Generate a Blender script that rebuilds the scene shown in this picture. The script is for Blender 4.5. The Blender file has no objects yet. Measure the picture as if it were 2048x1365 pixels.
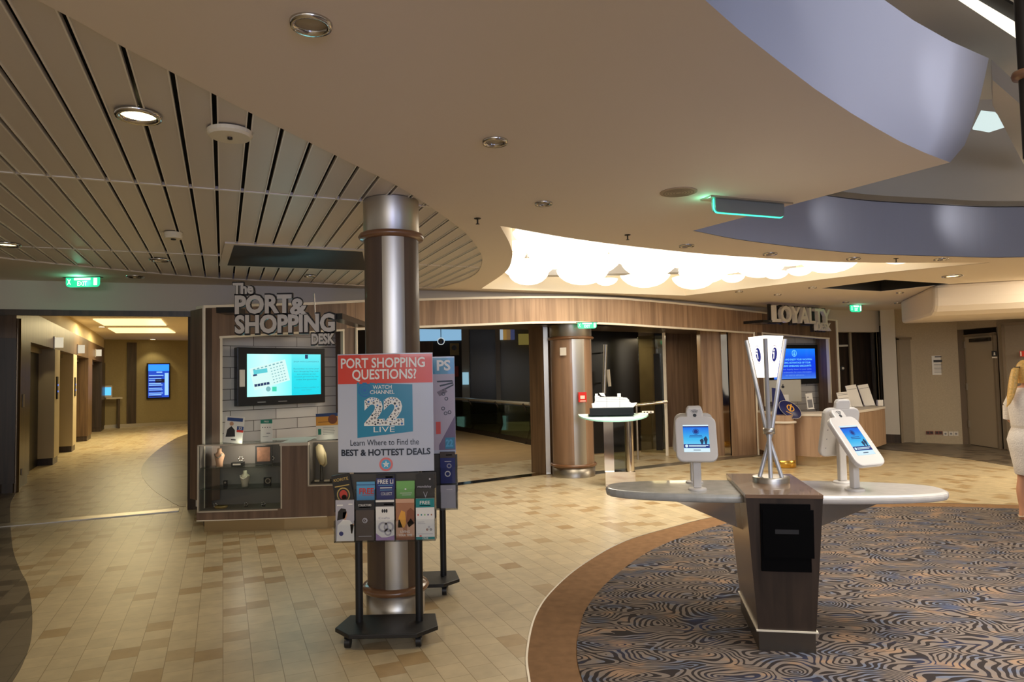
import bpy, math, random
from mathutils import Matrix, Vector
from mathutils.geometry import tessellate_polygon
random.seed(7)
R = math.radians
sc = bpy.context.scene
col = sc.collection

# ------------------------------------------------------------------ camera
FPX, ROLL, HOR, EYE = 1365.0, 0.0205, 750.0, 1.6
PITCH = math.atan((HOR - 682.5) / FPX)
cp, sp, cr, sr = math.cos(PITCH), math.sin(PITCH), math.cos(ROLL), math.sin(ROLL)
X0, U0, F0 = Vector((1, 0, 0)), Vector((0, -sp, cp)), Vector((0, cp, sp))
rt, up = X0 * cr - U0 * sr, X0 * sr + U0 * cr
cd = bpy.data.cameras.new('camera')
cam = bpy.data.objects.new('camera', cd)
col.objects.link(cam)
cd.sensor_width = 36.0
cd.lens = FPX / 2048 * 36
cd.clip_start, cd.clip_end = 0.05, 200
cam.matrix_world = Matrix(((rt.x, up.x, -F0.x, 0), (rt.y, up.y, -F0.y, 0), (rt.z, up.z, -F0.z, EYE), (0, 0, 0, 1)))
sc.camera = cam

# ------------------------------------------------------------------ world, exposure, large lights
sc.view_settings.view_transform = 'Standard'
sc.view_settings.look = 'None'
sc.view_settings.gamma = 1.0
sc.view_settings.use_curve_mapping = False
sc.view_settings.exposure = 0.0
sc.cycles.use_denoising = True
sc.cycles.max_bounces = 8
w = bpy.data.worlds.new('world')
sc.world = w
w.use_nodes = True
w.node_tree.nodes['Background'].inputs[0].default_value = (1.0, 0.93, 0.84, 1)
w.node_tree.nodes['Background'].inputs[1].default_value = 0.40

def light(name, kind, loc, aim, power, color, size=1.0, size_y=None, spot=60, blend=0.5):
    ld = bpy.data.lights.new(name, kind)
    ld.energy, ld.color = power, color
    if kind == 'AREA':
        ld.shape = 'RECTANGLE'; ld.size = size; ld.size_y = size_y or size
    elif kind == 'SPOT':
        ld.spot_size = R(spot); ld.spot_blend = blend; ld.shadow_soft_size = size
    else:
        ld.shadow_soft_size = size
    o = bpy.data.objects.new(name, ld)
    col.objects.link(o)
    o.location = loc
    o.rotation_euler = (Vector(aim) - Vector(loc)).to_track_quat('-Z', 'Y').to_euler()
    return o
WARM, BLUE = (1.0, 0.80, 0.55), (0.35, 0.5, 1.0)
light('atrium_daylight', 'AREA', (3.6, 3.0, 5.3), (3.0, 3.9, 0), 125, (1.0, 0.93, 0.84), 3, 3).data.spread = R(80)
light('atrium_blue_wash', 'SPOT', (3.6, -0.6, 1.9), (2.2, 3.6, 3.15), 110, BLUE, 0.3, spot=75, blend=1)
light('stage_blue_spot', 'SPOT', (1.2, -2.5, 1.9), (-1.25, 4.4, 2.7), 110, (0.22, 0.30, 1.0), 0.15, spot=17, blend=1)
light('rear_hall_light', 'AREA', (8.8, 9.0, 2.75), (8.8, 9.9, 0), 300, (1.0, 0.86, 0.64), 2.5, 2)
light('foyer_light', 'AREA', (-1.5, -2.5, 2.7), (-1.5, 1.0, 0), 44, (1.0, 0.88, 0.72), 4, 2)
light('front_fill', 'AREA', (1.0, -5.0, 3.0), (-0.6, 7.0, 1.2), 230, (0.80, 0.87, 1.0), 5, 2)  # unseen fill lamp, added to brighten surfaces that face the camera
light('stage_blue_panel', 'AREA', (0.95, -1.5, 1.85), (-.8, 4.6, 1.9), 9, (0.25, 0.38, 1.0), .35, 1.1)
light('well_light', 'AREA', (1.9, 8.7, 2.86), (1.9, 8.7, 0), 125, (1.0, 0.88, 0.70), 3.2, 2.2)

# ------------------------------------------------------------------ pixel rays -> points of the place
def ray(px, py):
    u, v = px - 1024.0, 682.5 - py
    return rt * u + up * v + F0 * FPX
def P(px, py, z):
    d = ray(px, py); t = (z - EYE) / d.z
    return Vector((d.x * t, d.y * t, z))
def G(px, py): return P(px, py, 0.0)
def V(px, py, Y):
    d = ray(px, py); t = Y / d.y
    return Vector((d.x * t, Y, EYE + d.z * t))
def spline(pts, n=8):
    pts = [Vector(p) for p in pts]
    q = [pts[0] * 2 - pts[1]] + pts + [pts[-1] * 2 - pts[-2]]
    out = []
    for i in range(1, len(q) - 2):
        for k in range(n):
            t = k / n
            a, b, c, d = q[i - 1], q[i], q[i + 1], q[i + 2]
            out.append(0.5 * ((2 * b) + (c - a) * t + (2 * a - 5 * b + 4 * c - d) * t * t + (3 * b - a - 3 * c + d) * t ** 3))
    out.append(pts[-1])
    return out
def hit(px, py, poly):
    d = ray(px, py)
    for a, b in zip(poly, poly[1:]):
        ex, ey = b[0] - a[0], b[1] - a[1]
        den = d.x * ey - d.y * ex
        if abs(den) < 1e-9: continue
        t = (a[0] * ey - a[1] * ex) / den
        s = (a[0] * d.y - a[1] * d.x) / den
        if t > 0 and -1e-4 <= s <= 1.0001:
            return Vector((d.x * t, d.y * t, EYE + d.z * t))
    raise ValueError(f'no hit {px},{py}')
def lerp(pts, x):
    if x <= pts[0][0]: return pts[0][1]
    for (a, b), (c, d) in zip(pts, pts[1:]):
        if x <= c: return b + (d - b) * (x - a) / (c - a)
    return pts[-1][1]

# ------------------------------------------------------------------ materials
def lin(c):
    return tuple((v / 255 / 12.92 if v / 255 <= 0.04045 else ((v / 255 + 0.055) / 1.055) ** 2.4) for v in c[:3]) + (1,)
MATS = {}
def nt(name):
    m = bpy.data.materials.new(name); m.use_nodes = True
    t = m.node_tree
    return m, t, t.nodes['Principled BSDF']
def mat(name, c, rough=0.5, metal=0.0, noise=0.0, scale=8.0, spec=0.5, bump=0.0, coat=0.0):
    if name in MATS: return MATS[name]
    m, t, b = nt(name)
    b.inputs['Base Color'].default_value = lin(c)
    b.inputs['Roughness'].default_value = rough
    b.inputs['Metallic'].default_value = metal
    b.inputs['Specular IOR Level'].default_value = spec
    b.inputs['Coat Weight'].default_value = coat
    if noise or bump:
        tc = t.nodes.new('ShaderNodeTexCoord')
        n = t.nodes.new('ShaderNodeTexNoise'); n.inputs['Scale'].default_value = scale; n.inputs['Detail'].default_value = 4
        t.links.new(tc.outputs['Object'], n.inputs['Vector'])
        if noise:
            r = t.nodes.new('ShaderNodeValToRGB')
            l = lin(c)
            r.color_ramp.elements[0].position = 0.3; r.color_ramp.elements[1].position = 0.7
            r.color_ramp.elements[0].color = tuple(v * (1 - noise) for v in l[:3]) + (1,)
            r.color_ramp.elements[1].color = tuple(min(1, v * (1 + noise)) for v in l[:3]) + (1,)
            t.links.new(n.outputs[0], r.inputs[0]); t.links.new(r.outputs[0], b.inputs['Base Color'])
        if bump:
            bp = t.nodes.new('ShaderNodeBump'); bp.inputs['Strength'].default_value = bump; bp.inputs['Distance'].default_value = 0.01
            t.links.new(n.outputs[0], bp.inputs['Height']); t.links.new(bp.outputs[0], b.inputs['Normal'])
    MATS[name] = m
    return m
def emit(name, c, s=1.0):
    if name in MATS: return MATS[name]
    m, t, b = nt(name)
    b.inputs['Base Color'].default_value = (0.02, 0.02, 0.02, 1)
    b.inputs['Roughness'].default_value = 0.25
    b.inputs['Emission Color'].default_value = lin(c)
    b.inputs['Emission Strength'].default_value = s
    MATS[name] = m
    return m
def wood(name, c1, c2, rough=0.4, sc_=(14, 14, 0.7), coat=0.0):
    if name in MATS: return MATS[name]
    m, t, b = nt(name)
    tc = t.nodes.new('ShaderNodeTexCoord'); mp = t.nodes.new('ShaderNodeMapping')
    mp.inputs['Scale'].default_value = sc_
    n = t.nodes.new('ShaderNodeTexNoise'); n.inputs['Scale'].default_value = 1.0; n.inputs['Detail'].default_value = 6
    n.inputs['Distortion'].default_value = 0.6
    r = t.nodes.new('ShaderNodeValToRGB')
    r.color_ramp.elements[0].position = 0.32; r.color_ramp.elements[1].position = 0.68
    r.color_ramp.elements[0].color = lin(c1); r.color_ramp.elements[1].color = lin(c2)
    t.links.new(tc.outputs['Object'], mp.inputs[0]); t.links.new(mp.outputs[0], n.inputs['Vector'])
    t.links.new(n.outputs[0], r.inputs[0]); t.links.new(r.outputs[0], b.inputs['Base Color'])
    b.inputs['Roughness'].default_value = rough; b.inputs['Coat Weight'].default_value = coat
    MATS[name] = m
    return m
def glass(name, c=(235, 245, 240), refl=0.12):
    if name in MATS: return MATS[name]
    m = bpy.data.materials.new(name); m.use_nodes = True
    t = m.node_tree; t.nodes.clear()
    o = t.nodes.new('ShaderNodeOutputMaterial'); mx = t.nodes.new('ShaderNodeMixShader')
    tr = t.nodes.new('ShaderNodeBsdfTransparent'); gl = t.nodes.new('ShaderNodeBsdfGlossy')
    tr.inputs[0].default_value = lin(c); gl.inputs['Roughness'].default_value = 0.03
    lw = t.nodes.new('ShaderNodeLayerWeight'); lw.inputs[0].default_value = 0.25
    ma = t.nodes.new('ShaderNodeMath'); ma.operation = 'MULTIPLY_ADD'; ma.inputs[1].default_value = 0.6; ma.inputs[2].default_value = refl * 0.5
    t.links.new(lw.outputs['Fresnel'], ma.inputs[0])
    t.links.new(ma.outputs[0], mx.inputs[0]); t.links.new(tr.outputs[0], mx.inputs[1]); t.links.new(gl.outputs[0], mx.inputs[2])
    t.links.new(mx.outputs[0], o.inputs[0])
    MATS[name] = m
    return m
def vramp(name, stops, z0, z1, axis='Z', s=1.0):
    """lit screen picture: colour runs along one object axis of the screen"""
    m, t, b = nt(name)
    tc = t.nodes.new('ShaderNodeTexCoord'); sx = t.nodes.new('ShaderNodeSeparateXYZ')
    mr = t.nodes.new('ShaderNodeMapRange'); mr.inputs[1].default_value = z0; mr.inputs[2].default_value = z1
    r = t.nodes.new('ShaderNodeValToRGB')
    els = r.color_ramp.elements
    while len(els) < len(stops): els.new(0.5)
    for e, (p, c) in zip(els, stops): e.position = p; e.color = lin(c)
    t.links.new(tc.outputs['Object'], sx.inputs[0]); t.links.new(sx.outputs[axis], mr.inputs[0])
    t.links.new(mr.outputs[0], r.inputs[0])
    t.links.new(r.outputs[0], b.inputs['Emission Color']); b.inputs['Emission Strength'].default_value = s
    b.inputs['Base Color'].default_value = (0.01, 0.01, 0.01, 1); b.inputs['Roughness'].default_value = 0.2
    return m

def mnode(t, op, a, b=None, c=None):
    n = t.nodes.new('ShaderNodeMath'); n.operation = op
    for i, v in enumerate((a, b, c)):
        if v is None: continue
        if isinstance(v, (int, float)): n.inputs[i].default_value = v
        else: t.links.new(v, n.inputs[i])
    return n.outputs[0]
def tile_mat(name, ang, pu, pv, base, dark, grout, frac, rough=0.35, groutw=0.012):
    m, t, b = nt(name)
    tc = t.nodes.new('ShaderNodeTexCoord'); mp = t.nodes.new('ShaderNodeMapping')
    mp.inputs['Rotation'].default_value = (0, 0, -ang)
    t.links.new(tc.outputs['Object'], mp.inputs[0])
    sx = t.nodes.new('ShaderNodeSeparateXYZ'); t.links.new(mp.outputs[0], sx.inputs[0])
    u = mnode(t, 'DIVIDE', sx.outputs[0], pu); v0 = mnode(t, 'DIVIDE', sx.outputs[1], pv)
    cu = mnode(t, 'FLOOR', u)
    half = mnode(t, 'MULTIPLY', mnode(t, 'FLOORED_MODULO', cu, 2.0), 0.5)
    v = mnode(t, 'ADD', v0, half); cv = mnode(t, 'FLOOR', v)
    cmb = t.nodes.new('ShaderNodeCombineXYZ'); t.links.new(cu, cmb.inputs[0]); t.links.new(cv, cmb.inputs[1])
    wn = t.nodes.new('ShaderNodeTexWhiteNoise'); wn.noise_dimensions = '2D'; t.links.new(cmb.outputs[0], wn.inputs['Vector'])
    r = t.nodes.new('ShaderNodeValToRGB'); r.color_ramp.interpolation = 'LINEAR'
    bl = lin(base); dl = lin(dark)
    els = r.color_ramp.elements
    els[0].position = 0.0; els[0].color = tuple(v_ * 0.93 for v_ in bl[:3]) + (1,)
    els[1].position = 1 - frac; els[1].color = tuple(min(1, v_ * 1.05) for v_ in bl[:3]) + (1,)
    e = els.new(1 - frac + 0.002); e.color = tuple((x + y) / 2 for x, y in zip(bl[:3], dl[:3])) + (1,)
    e = els.new(1.0); e.color = dl
    t.links.new(wn.outputs['Value'], r.inputs[0])
    fu = mnode(t, 'FRACT', u); fv = mnode(t, 'FRACT', v)
    g = mnode(t, 'MAXIMUM', mnode(t, 'LESS_THAN', fu, groutw / pu * 0.35), mnode(t, 'LESS_THAN', fv, groutw / pv * 0.2))
    nz = t.nodes.new('ShaderNodeTexNoise'); nz.inputs['Scale'].default_value = 9; nz.inputs['Detail'].default_value = 5
    t.links.new(tc.outputs['Object'], nz.inputs['Vector'])
    mix = t.nodes.new('ShaderNodeMix'); mix.data_type = 'RGBA'
    t.links.new(g, mix.inputs[0]); t.links.new(r.outputs[0], mix.inputs[6]); mix.inputs[7].default_value = lin(grout)
    mul = t.nodes.new('ShaderNodeMix'); mul.data_type = 'RGBA'; mul.blend_type = 'MULTIPLY'; mul.inputs[0].default_value = 0.35
    t.links.new(mix.outputs[2], mul.inputs[6]); t.links.new(nz.outputs[0], mul.inputs[7])
    t.links.new(mul.outputs[2], b.inputs['Base Color'])
    b.inputs['Roughness'].default_value = rough; b.inputs['Specular IOR Level'].default_value = 0.3
    return m
def carpet_mat(name):
    m, t, b = nt(name)
    tc = t.nodes.new('ShaderNodeTexCoord'); mp = t.nodes.new('ShaderNodeMapping')
    mp.inputs['Rotation'].default_value = (0, 0, R(24)); mp.inputs['Scale'].default_value = (1.0, 1.75, 1)
    t.links.new(tc.outputs['Object'], mp.inputs[0])
    nz = t.nodes.new('ShaderNodeTexNoise'); nz.inputs['Scale'].default_value = 2.6; nz.inputs['Detail'].default_value = 1.0
    t.links.new(mp.outputs[0], nz.inputs['Vector'])
    wa = t.nodes.new('ShaderNodeMix'); wa.data_type = 'RGBA'; wa.blend_type = 'ADD'; wa.inputs[0].default_value = .42
    t.links.new(mp.outputs[0], wa.inputs[6]); t.links.new(nz.outputs['Color'], wa.inputs[7])
    vo = t.nodes.new('ShaderNodeTexVoronoi'); vo.voronoi_dimensions = '2D'; vo.feature = 'SMOOTH_F1'; vo.inputs['Scale'].default_value = 2.3; vo.inputs['Smoothness'].default_value = .12
    t.links.new(wa.outputs[2], vo.inputs['Vector'])
    dist = mnode(t, 'ADD', vo.outputs['Distance'], mnode(t, 'MULTIPLY', nz.outputs[0], .5))
    s = mnode(t, 'SINE', mnode(t, 'MULTIPLY', dist, 66.0))
    n2 = t.nodes.new('ShaderNodeTexNoise'); n2.inputs['Scale'].default_value = 3.6; n2.inputs['Detail'].default_value = 2; t.links.new(mp.outputs[0], n2.inputs['Vector'])
    mp2 = t.nodes.new('ShaderNodeMapping'); mp2.inputs['Location'].default_value = (7, 3, 0); t.links.new(mp.outputs[0], mp2.inputs[0])
    n3 = t.nodes.new('ShaderNodeTexNoise'); n3.inputs['Scale'].default_value = 4.2; n3.inputs['Detail'].default_value = 3
    t.links.new(mp2.outputs[0], n3.inputs['Vector'])
    r1 = t.nodes.new('ShaderNodeValToRGB')      # ground colour, taupe with peach and blue-grey passages
    e = r1.color_ramp.elements
    e[0].position = 0.36; e[0].color = lin((108, 114, 130)); e[1].position = 0.46; e[1].color = lin((126, 115, 107))
    k = e.new(0.57); k.color = lin((126, 114, 105)); k = e.new(0.66); k.color = lin((150, 124, 102))
    t.links.new(n3.outputs[0], r1.inputs[0])
    r2 = t.nodes.new('ShaderNodeValToRGB')      # stripe colour, charcoal to navy
    e = r2.color_ramp.elements
    e[0].position = 0.55; e[0].color = lin((54, 48, 47)); e[1].position = 0.74; e[1].color = lin((54, 60, 86))
    t.links.new(n2.outputs[0], r2.inputs[0])
    th = mnode(t, 'ADD', mnode(t, 'MULTIPLY', n3.outputs[0], 3.0), -1.35)
    msk = mnode(t, 'GREATER_THAN', s, th)
    mix = t.nodes.new('ShaderNodeMix'); mix.data_type = 'RGBA'
    t.links.new(msk, mix.inputs[0]); t.links.new(r1.outputs[0], mix.inputs[6]); t.links.new(r2.outputs[0], mix.inputs[7])
    t.links.new(mix.outputs[2], b.inputs['Base Color'])
    b.inputs['Roughness'].default_value = 0.95; b.inputs['Specular IOR Level'].default_value = 0.1
    f = t.nodes.new('ShaderNodeTexNoise'); f.inputs['Scale'].default_value = 400; t.links.new(tc.outputs['Object'], f.inputs['Vector'])
    bp = t.nodes.new('ShaderNodeBump'); bp.inputs['Strength'].default_value = 0.3; bp.inputs['Distance'].default_value = 0.004
    t.links.new(f.outputs[0], bp.inputs['Height']); t.links.new(bp.outputs[0], b.inputs['Normal'])
    return m
def wave_tile_mat(name):
    """grey three-dimensional wave tiles laid in running bond"""
    m, t, b = nt(name)
    tc = t.nodes.new('ShaderNodeTexCoord'); mp = t.nodes.new('ShaderNodeMapping'); mp.inputs['Rotation'].default_value = (R(90), 0, 0)
    t.links.new(tc.outputs['Object'], mp.inputs[0])
    br = t.nodes.new('ShaderNodeTexBrick')
    br.inputs['Scale'].default_value = 1.0; br.inputs['Brick Width'].default_value = 0.56; br.inputs['Row Height'].default_value = 0.125
    br.inputs['Mortar Size'].default_value = 0.004; br.inputs['Color1'].default_value = lin((214, 211, 208)); br.inputs['Color2'].default_value = lin((190, 187, 186))
    br.inputs['Mortar'].default_value = lin((90, 86, 82))
    t.links.new(mp.outputs[0], br.inputs['Vector'])
    t.links.new(br.outputs[0], b.inputs['Base Color']); b.inputs['Roughness'].default_value = 0.35
    wv = t.nodes.new('ShaderNodeTexNoise'); wv.inputs['Scale'].default_value = 3.0; wv.inputs['Detail'].default_value = 0
    t.links.new(tc.outputs['Object'], wv.inputs['Vector'])
    bp = t.nodes.new('ShaderNodeBump'); bp.inputs['Strength'].default_value = 0.9; bp.inputs['Distance'].default_value = 0.08
    t.links.new(wv.outputs[0], bp.inputs['Height']); t.links.new(bp.outputs[0], b.inputs['Normal'])
    return m

# ------------------------------------------------------------------ mesh builder
class MB:
    def __init__(s): s.v, s.f, s.m, s.s = [], [], [], []
    def add(s, vs, fs, mi=0, sm=False, M=None):
        o = len(s.v)
        for p in vs:
            p = Vector(p)
            s.v.append(tuple(M @ p) if M else tuple(p))
        for f in fs:
            s.f.append([i + o for i in f]); s.m.append(mi); s.s.append(sm)
        return s
    def box(s, x0, x1, y0, y1, z0, z1, mi=0, M=None):
        vs = [(x0, y0, z0), (x1, y0, z0), (x1, y1, z0), (x0, y1, z0), (x0, y0, z1), (x1, y0, z1), (x1, y1, z1), (x0, y1, z1)]
        return s.add(vs, [(0, 3, 2, 1), (4, 5, 6, 7), (0, 1, 5, 4), (1, 2, 6, 5), (2, 3, 7, 6), (3, 0, 4, 7)], mi, False, M)
    def prism(s, poly, z0, z1, mi=0, M=None, poly1=None, side_mi=None):
        n = len(poly); q = poly1 or poly
        vs = [(p[0], p[1], z0) for p in poly] + [(p[0], p[1], z1) for p in q]
        s.add(vs, [tuple(reversed(range(n))), tuple(range(n, 2 * n))], mi, False, M)
        o = len(s.v) - 2 * n
        for i in range(n):
            j = (i + 1) % n
            s.f.append([o + i, o + j, o + n + j, o + n + i]); s.m.append(mi if side_mi is None else side_mi); s.s.append(False)
        return s
    def lathe(s, prof, n=24, c=(0, 0, 0), mi=0, sm=True, M=None, a0=0.0, a1=None):
        full = a1 is None
        k = n if full else n + 1
        vs, fs = [], []
        for i in range(k):
            a = (2 * math.pi * i / n) if full else a0 + (a1 - a0) * i / n
            for r, z in prof: vs.append((c[0] + r * math.cos(a), c[1] + r * math.sin(a), c[2] + z))
        L = len(prof)
        for i in range(n):
            j = (i + 1) % k
            for q in range(L - 1): fs.append((i * L + q, j * L + q, j * L + q + 1, i * L + q + 1))
        return s.add(vs, fs, mi, sm, M)
    def cyl(s, p0, p1, r0, r1=None, n=16, mi=0, sm=True, M=None):
        p0, p1 = Vector(p0), Vector(p1); d = p1 - p0; L = d.length
        Q = Matrix.Translation(p0) @ d.to_track_quat('Z', 'Y').to_matrix().to_4x4()
        r1 = r0 if r1 is None else r1
        if M: Q = M @ Q
        s.lathe([(r0, 0), (r1, L)], n, mi=mi, sm=sm, M=Q)
        vs = [(r0 * math.cos(2 * math.pi * i / n), r0 * math.sin(2 * math.pi * i / n), 0) for i in range(n)]
        s.add(vs, [tuple(reversed(range(n)))], mi, False, Q)
        vs = [(r1 * math.cos(2 * math.pi * i / n), r1 * math.sin(2 * math.pi * i / n), L) for i in range(n)]
        return s.add(vs, [tuple(range(n))], mi, False, Q)
    def tube(s, path, r, n=8, mi=0, M=None):
        for a, b in zip(path, path[1:]): s.cyl(a, b, r, n=n, mi=mi, M=M)
        return s
    def strip(s, pts, z0, z1, th, mi=0, back=1):
        """curved upright band: plan points, lower and upper heights, thickness away from the viewer"""
        n = len(pts); nrm = []
        for i in range(n):
            a, b = pts[max(0, i - 1)], pts[min(n - 1, i + 1)]
            d = Vector((b[0] - a[0], b[1] - a[1])).normalized(); nrm.append(Vector((-d.y, d.x)) * th * back)
        z0 = z0 if isinstance(z0, (list, tuple)) else [z0] * n
        z1 = z1 if isinstance(z1, (list, tuple)) else [z1] * n
        vs = []
        for i, p in enumerate(pts):
            x, y, k = p[0], p[1], nrm[i]
            vs += [(x, y, z0[i]), (x, y, z1[i]), (x + k.x, y + k.y, z1[i]), (x + k.x, y + k.y, z0[i])]
        fs = []
        for i in range(n - 1):
            a, b = 4 * i, 4 * i + 4
            fs += [(a, b, b + 1, a + 1), (a + 1, b + 1, b + 2, a + 2), (a + 2, b + 2, b + 3, a + 3), (a + 3, b + 3, b, a)]
        fs += [(0, 1, 2, 3), (4 * n - 1, 4 * n - 2, 4 * n - 3, 4 * n - 4)]
        return s.add(vs, fs, mi)
    def flat(s, loops, z, mi=0, down=False):
        L = [[Vector((p[0], p[1], 0)) for p in l] for l in loops]
        tri = tessellate_polygon(L)
        vs = [(p.x, p.y, z) for l in L for p in l]
        fs = []
        for a, b, c in tri:
            pa, pb, pc = vs[a], vs[b], vs[c]
            cr_ = (pb[0] - pa[0]) * (pc[1] - pa[1]) - (pb[1] - pa[1]) * (pc[0] - pa[0])
            fs.append((a, b, c) if (cr_ > 0) != down else (a, c, b))
        return s.add(vs, fs, mi)
    def text(s, body, x, z, h, mi=0, w=None, y=0.0, depth=0.0, align='L', off=0.0, M=None, sx=None, sm=1.0):
        """lettering standing in the x-z plane, facing -y; h = cap height, w = wanted width"""
        cu = bpy.data.curves.new('lettering', 'FONT')
        cu.body = body; cu.size = 1; cu.offset = off; cu.resolution_u = 3; cu.extrude = depth / 2
        o = bpy.data.objects.new('lettering', cu)
        me = o.to_mesh()
        vs = [v.co.copy() for v in me.vertices]; fs = [tuple(p.vertices) for p in me.polygons]
        o.to_mesh_clear(); bpy.data.objects.remove(o); bpy.data.curves.remove(cu)
        if not vs: return s
        x0, x1 = min(v.x for v in vs), max(v.x for v in vs)
        k = h / 0.69
        kx = (w / (x1 - x0)) if w else k * (sx or 1.0)
        ww = (x1 - x0) * kx
        ox = {'L': 0, 'C': -ww / 2, 'R': -ww}[align]
        q = [(x + ox + (v.x - x0) * kx, y - v.z - depth / 2, z + v.y * k) for v in vs]
        return s.add(q, fs, mi, False, M)
    def rect(s, x0, x1, z0, z1, y=0.0, mi=0, M=None):
        return s.add([(x0, y, z0), (x1, y, z0), (x1, y, z1), (x0, y, z1)], [(0, 1, 2, 3)], mi, False, M)
    def poly(s, pts, y=0.0, mi=0, M=None):
        return s.add([(p[0], y, p[1]) for p in pts], [tuple(range(len(pts)))], mi, False, M)
    def disc(s, x, z, r, y=0.0, mi=0, n=20, M=None, rz=None, r0=0.0, rz0=None):
        rz = rz or r
        if r0:
            vs = []
            for i in range(n):
                a = 2 * math.pi * i / n
                vs += [(x + r * math.cos(a), y, z + rz * math.sin(a)), (x + r0 * math.cos(a), y, z + (rz0 or r0 * rz / r) * math.sin(a))]
            return s.add(vs, [(2 * i, 2 * ((i + 1) % n), 2 * ((i + 1) % n) + 1, 2 * i + 1) for i in range(n)], mi, False, M)
        return s.add([(x + r * math.cos(2 * math.pi * i / n), y, z + rz * math.sin(2 * math.pi * i / n)) for i in range(n)], [tuple(range(n))], mi, False, M)
    def build(s, name, mats, parent=None, loc=None, rot=None, bev=0.0, label=None, seg=2):
        me = bpy.data.meshes.new(name)
        me.from_pydata(s.v, [], s.f)
        for m in (mats if isinstance(mats, (list, tuple)) else [mats]): me.materials.append(m)
        me.polygons.foreach_set('material_index', s.m)
        me.polygons.foreach_set('use_smooth', s.s)
        me.update()
        o = bpy.data.objects.new(name, me)
        col.objects.link(o)
        if parent: o.parent = parent
        if loc is not None: o.location = loc
        if rot is not None: o.rotation_euler = rot
        if bev:
            bm = o.modifiers.new('bevel', 'BEVEL'); bm.width = bev; bm.segments = seg; bm.limit_method = 'ANGLE'; bm.angle_limit = R(40)
        if label: o['label'] = label
        return o
def tag(o, label, cat, group=None, kind=None):
    o['label'] = label; o['category'] = cat
    if group: o['group'] = group
    if kind: o['kind'] = kind
    return o
def thing(name, label, cat, loc=(0, 0, 0), rz=0.0, group=None):
    o = bpy.data.objects.new(name, None); col.objects.link(o)
    o.location = loc; o.rotation_euler = (0, 0, rz); o.empty_display_size = 0.1
    return tag(o, label, cat, group)
def struct(name, mb, mats, **k):
    o = mb.build(name, mats, **k); o['kind'] = 'structure'
    return o
def dup(root, loc, rz=None, label=None, group=None):
    def cp_(o, par):
        c = o.copy(); col.objects.link(c)
        if par: c.parent = par
        for ch in list(o.children): cp_(ch, c)
        return c
    c = cp_(root, None)
    c.location = loc
    if rz is not None: c.rotation_euler = (0, 0, rz)
    if label: c['label'] = label
    if group: c['group'] = group
    return c

# ================================================================== SETTING
H = 2.82
E_ANG = R(23)                       # direction of the tile cross joints
DX, DY = -math.sin(E_ANG), math.cos(E_ANG)
m_white = mat('white_paint', (214, 205, 192), 0.7)
m_ceil = mat('ceiling_paint', (230, 217, 200), 0.75)
m_slat = mat('slat_metal', (214, 206, 196), 0.42, spec=0.4)
m_black = mat('black_void', (10, 9, 9), 0.7)
m_fasc = wood('fascia_wood', (132, 104, 80), (174, 142, 112), 0.5)
m_desk = wood('desk_wood', (96, 76, 62), (128, 103, 85), 0.45)
m_loy = wood('loyalty_wood', (150, 121, 96), (178, 148, 120), 0.5)
m_dark = wood('dark_wood', (52, 42, 35), (78, 62, 50), 0.35)
m_trim = mat('pale_trim', (236, 226, 206), 0.35)
m_steel = mat('brushed_steel', (188, 182, 172), 0.36, 1.0)
m_mirror = mat('polished_steel', (215, 208, 196), 0.08, 1.0)
m_tan = mat('tan_wallcover', (180, 164, 138), 0.7, noise=0.06, scale=40)
m_tanpanel = mat('tan_panel', (150, 136, 116), 0.55, noise=0.04, scale=30)
m_olive = mat('lobby_wallcover', (158, 142, 100), 0.6, noise=0.05, scale=20)
m_floor = tile_mat('floor_tiles', E_ANG, 0.153, 0.165, (218, 200, 164), (184, 154, 110), (168, 146, 110), 0.17)
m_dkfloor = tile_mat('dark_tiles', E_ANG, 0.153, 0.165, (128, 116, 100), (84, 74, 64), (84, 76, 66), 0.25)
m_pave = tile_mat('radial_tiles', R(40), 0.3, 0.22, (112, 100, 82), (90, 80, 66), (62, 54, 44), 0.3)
m_border = mat('border_vinyl', (136, 104, 74), 0.85, noise=0.12, scale=14, spec=.12)
m_carpet = carpet_mat('swirl_carpet')

struct('floor', MB().box(-22, 20, -6, 34, -0.1, 0), m_floor)
out = spline([(1.5, -3), (.45, .8), (.13, 2.6), (.06, 3.64), (.06, 4.06), (.13, 4.63), (.28, 5.15), (.57, 5.8), (1.03, 6.53), (1.64, 7.11), (2.17, 7.52), (3.2, 8.02), (4.33, 8.09), (5.67, 7.82), (7.6, 6.9), (9, 5.2)], 6) + [Vector((9, -3))]
inn = spline([(1.8, -3), (.8, .9), (.42, 2.6), (.33, 3.62), (.34, 4.04), (.39, 4.35), (.47, 4.71), (.71, 5.31), (1.19, 6.15), (1.83, 6.87), (2.4, 7.3), (3.3, 7.75), (4.33, 7.84), (5.6, 7.58), (7.3, 6.7), (8.6, 5.0)], 6) + [Vector((8.6, -3))]
struct('floor_border', MB().prism([(p.x, p.y) for p in out], 0.0, 0.006), m_border)
struct('floor_carpet', MB().prism([(p.x, p.y) for p in inn], 0.005, 0.013), m_carpet)
struct('trim_carpet_edge', MB().strip([(p.x, p.y) for p in out[:-1]], 0.0, 0.0075, 0.012), m_steel)
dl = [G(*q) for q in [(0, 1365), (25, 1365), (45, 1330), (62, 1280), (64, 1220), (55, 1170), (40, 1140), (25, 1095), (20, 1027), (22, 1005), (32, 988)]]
struct('floor_dark_left', MB().prism([(p.x, p.y) for p in spline([(p.x, p.y) for p in dl[1:]], 5)] + [(-8.6, 10.3), (-8.6, 3), (-2.9, 2.5)], 0, 0.003), m_dkfloor)
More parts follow.
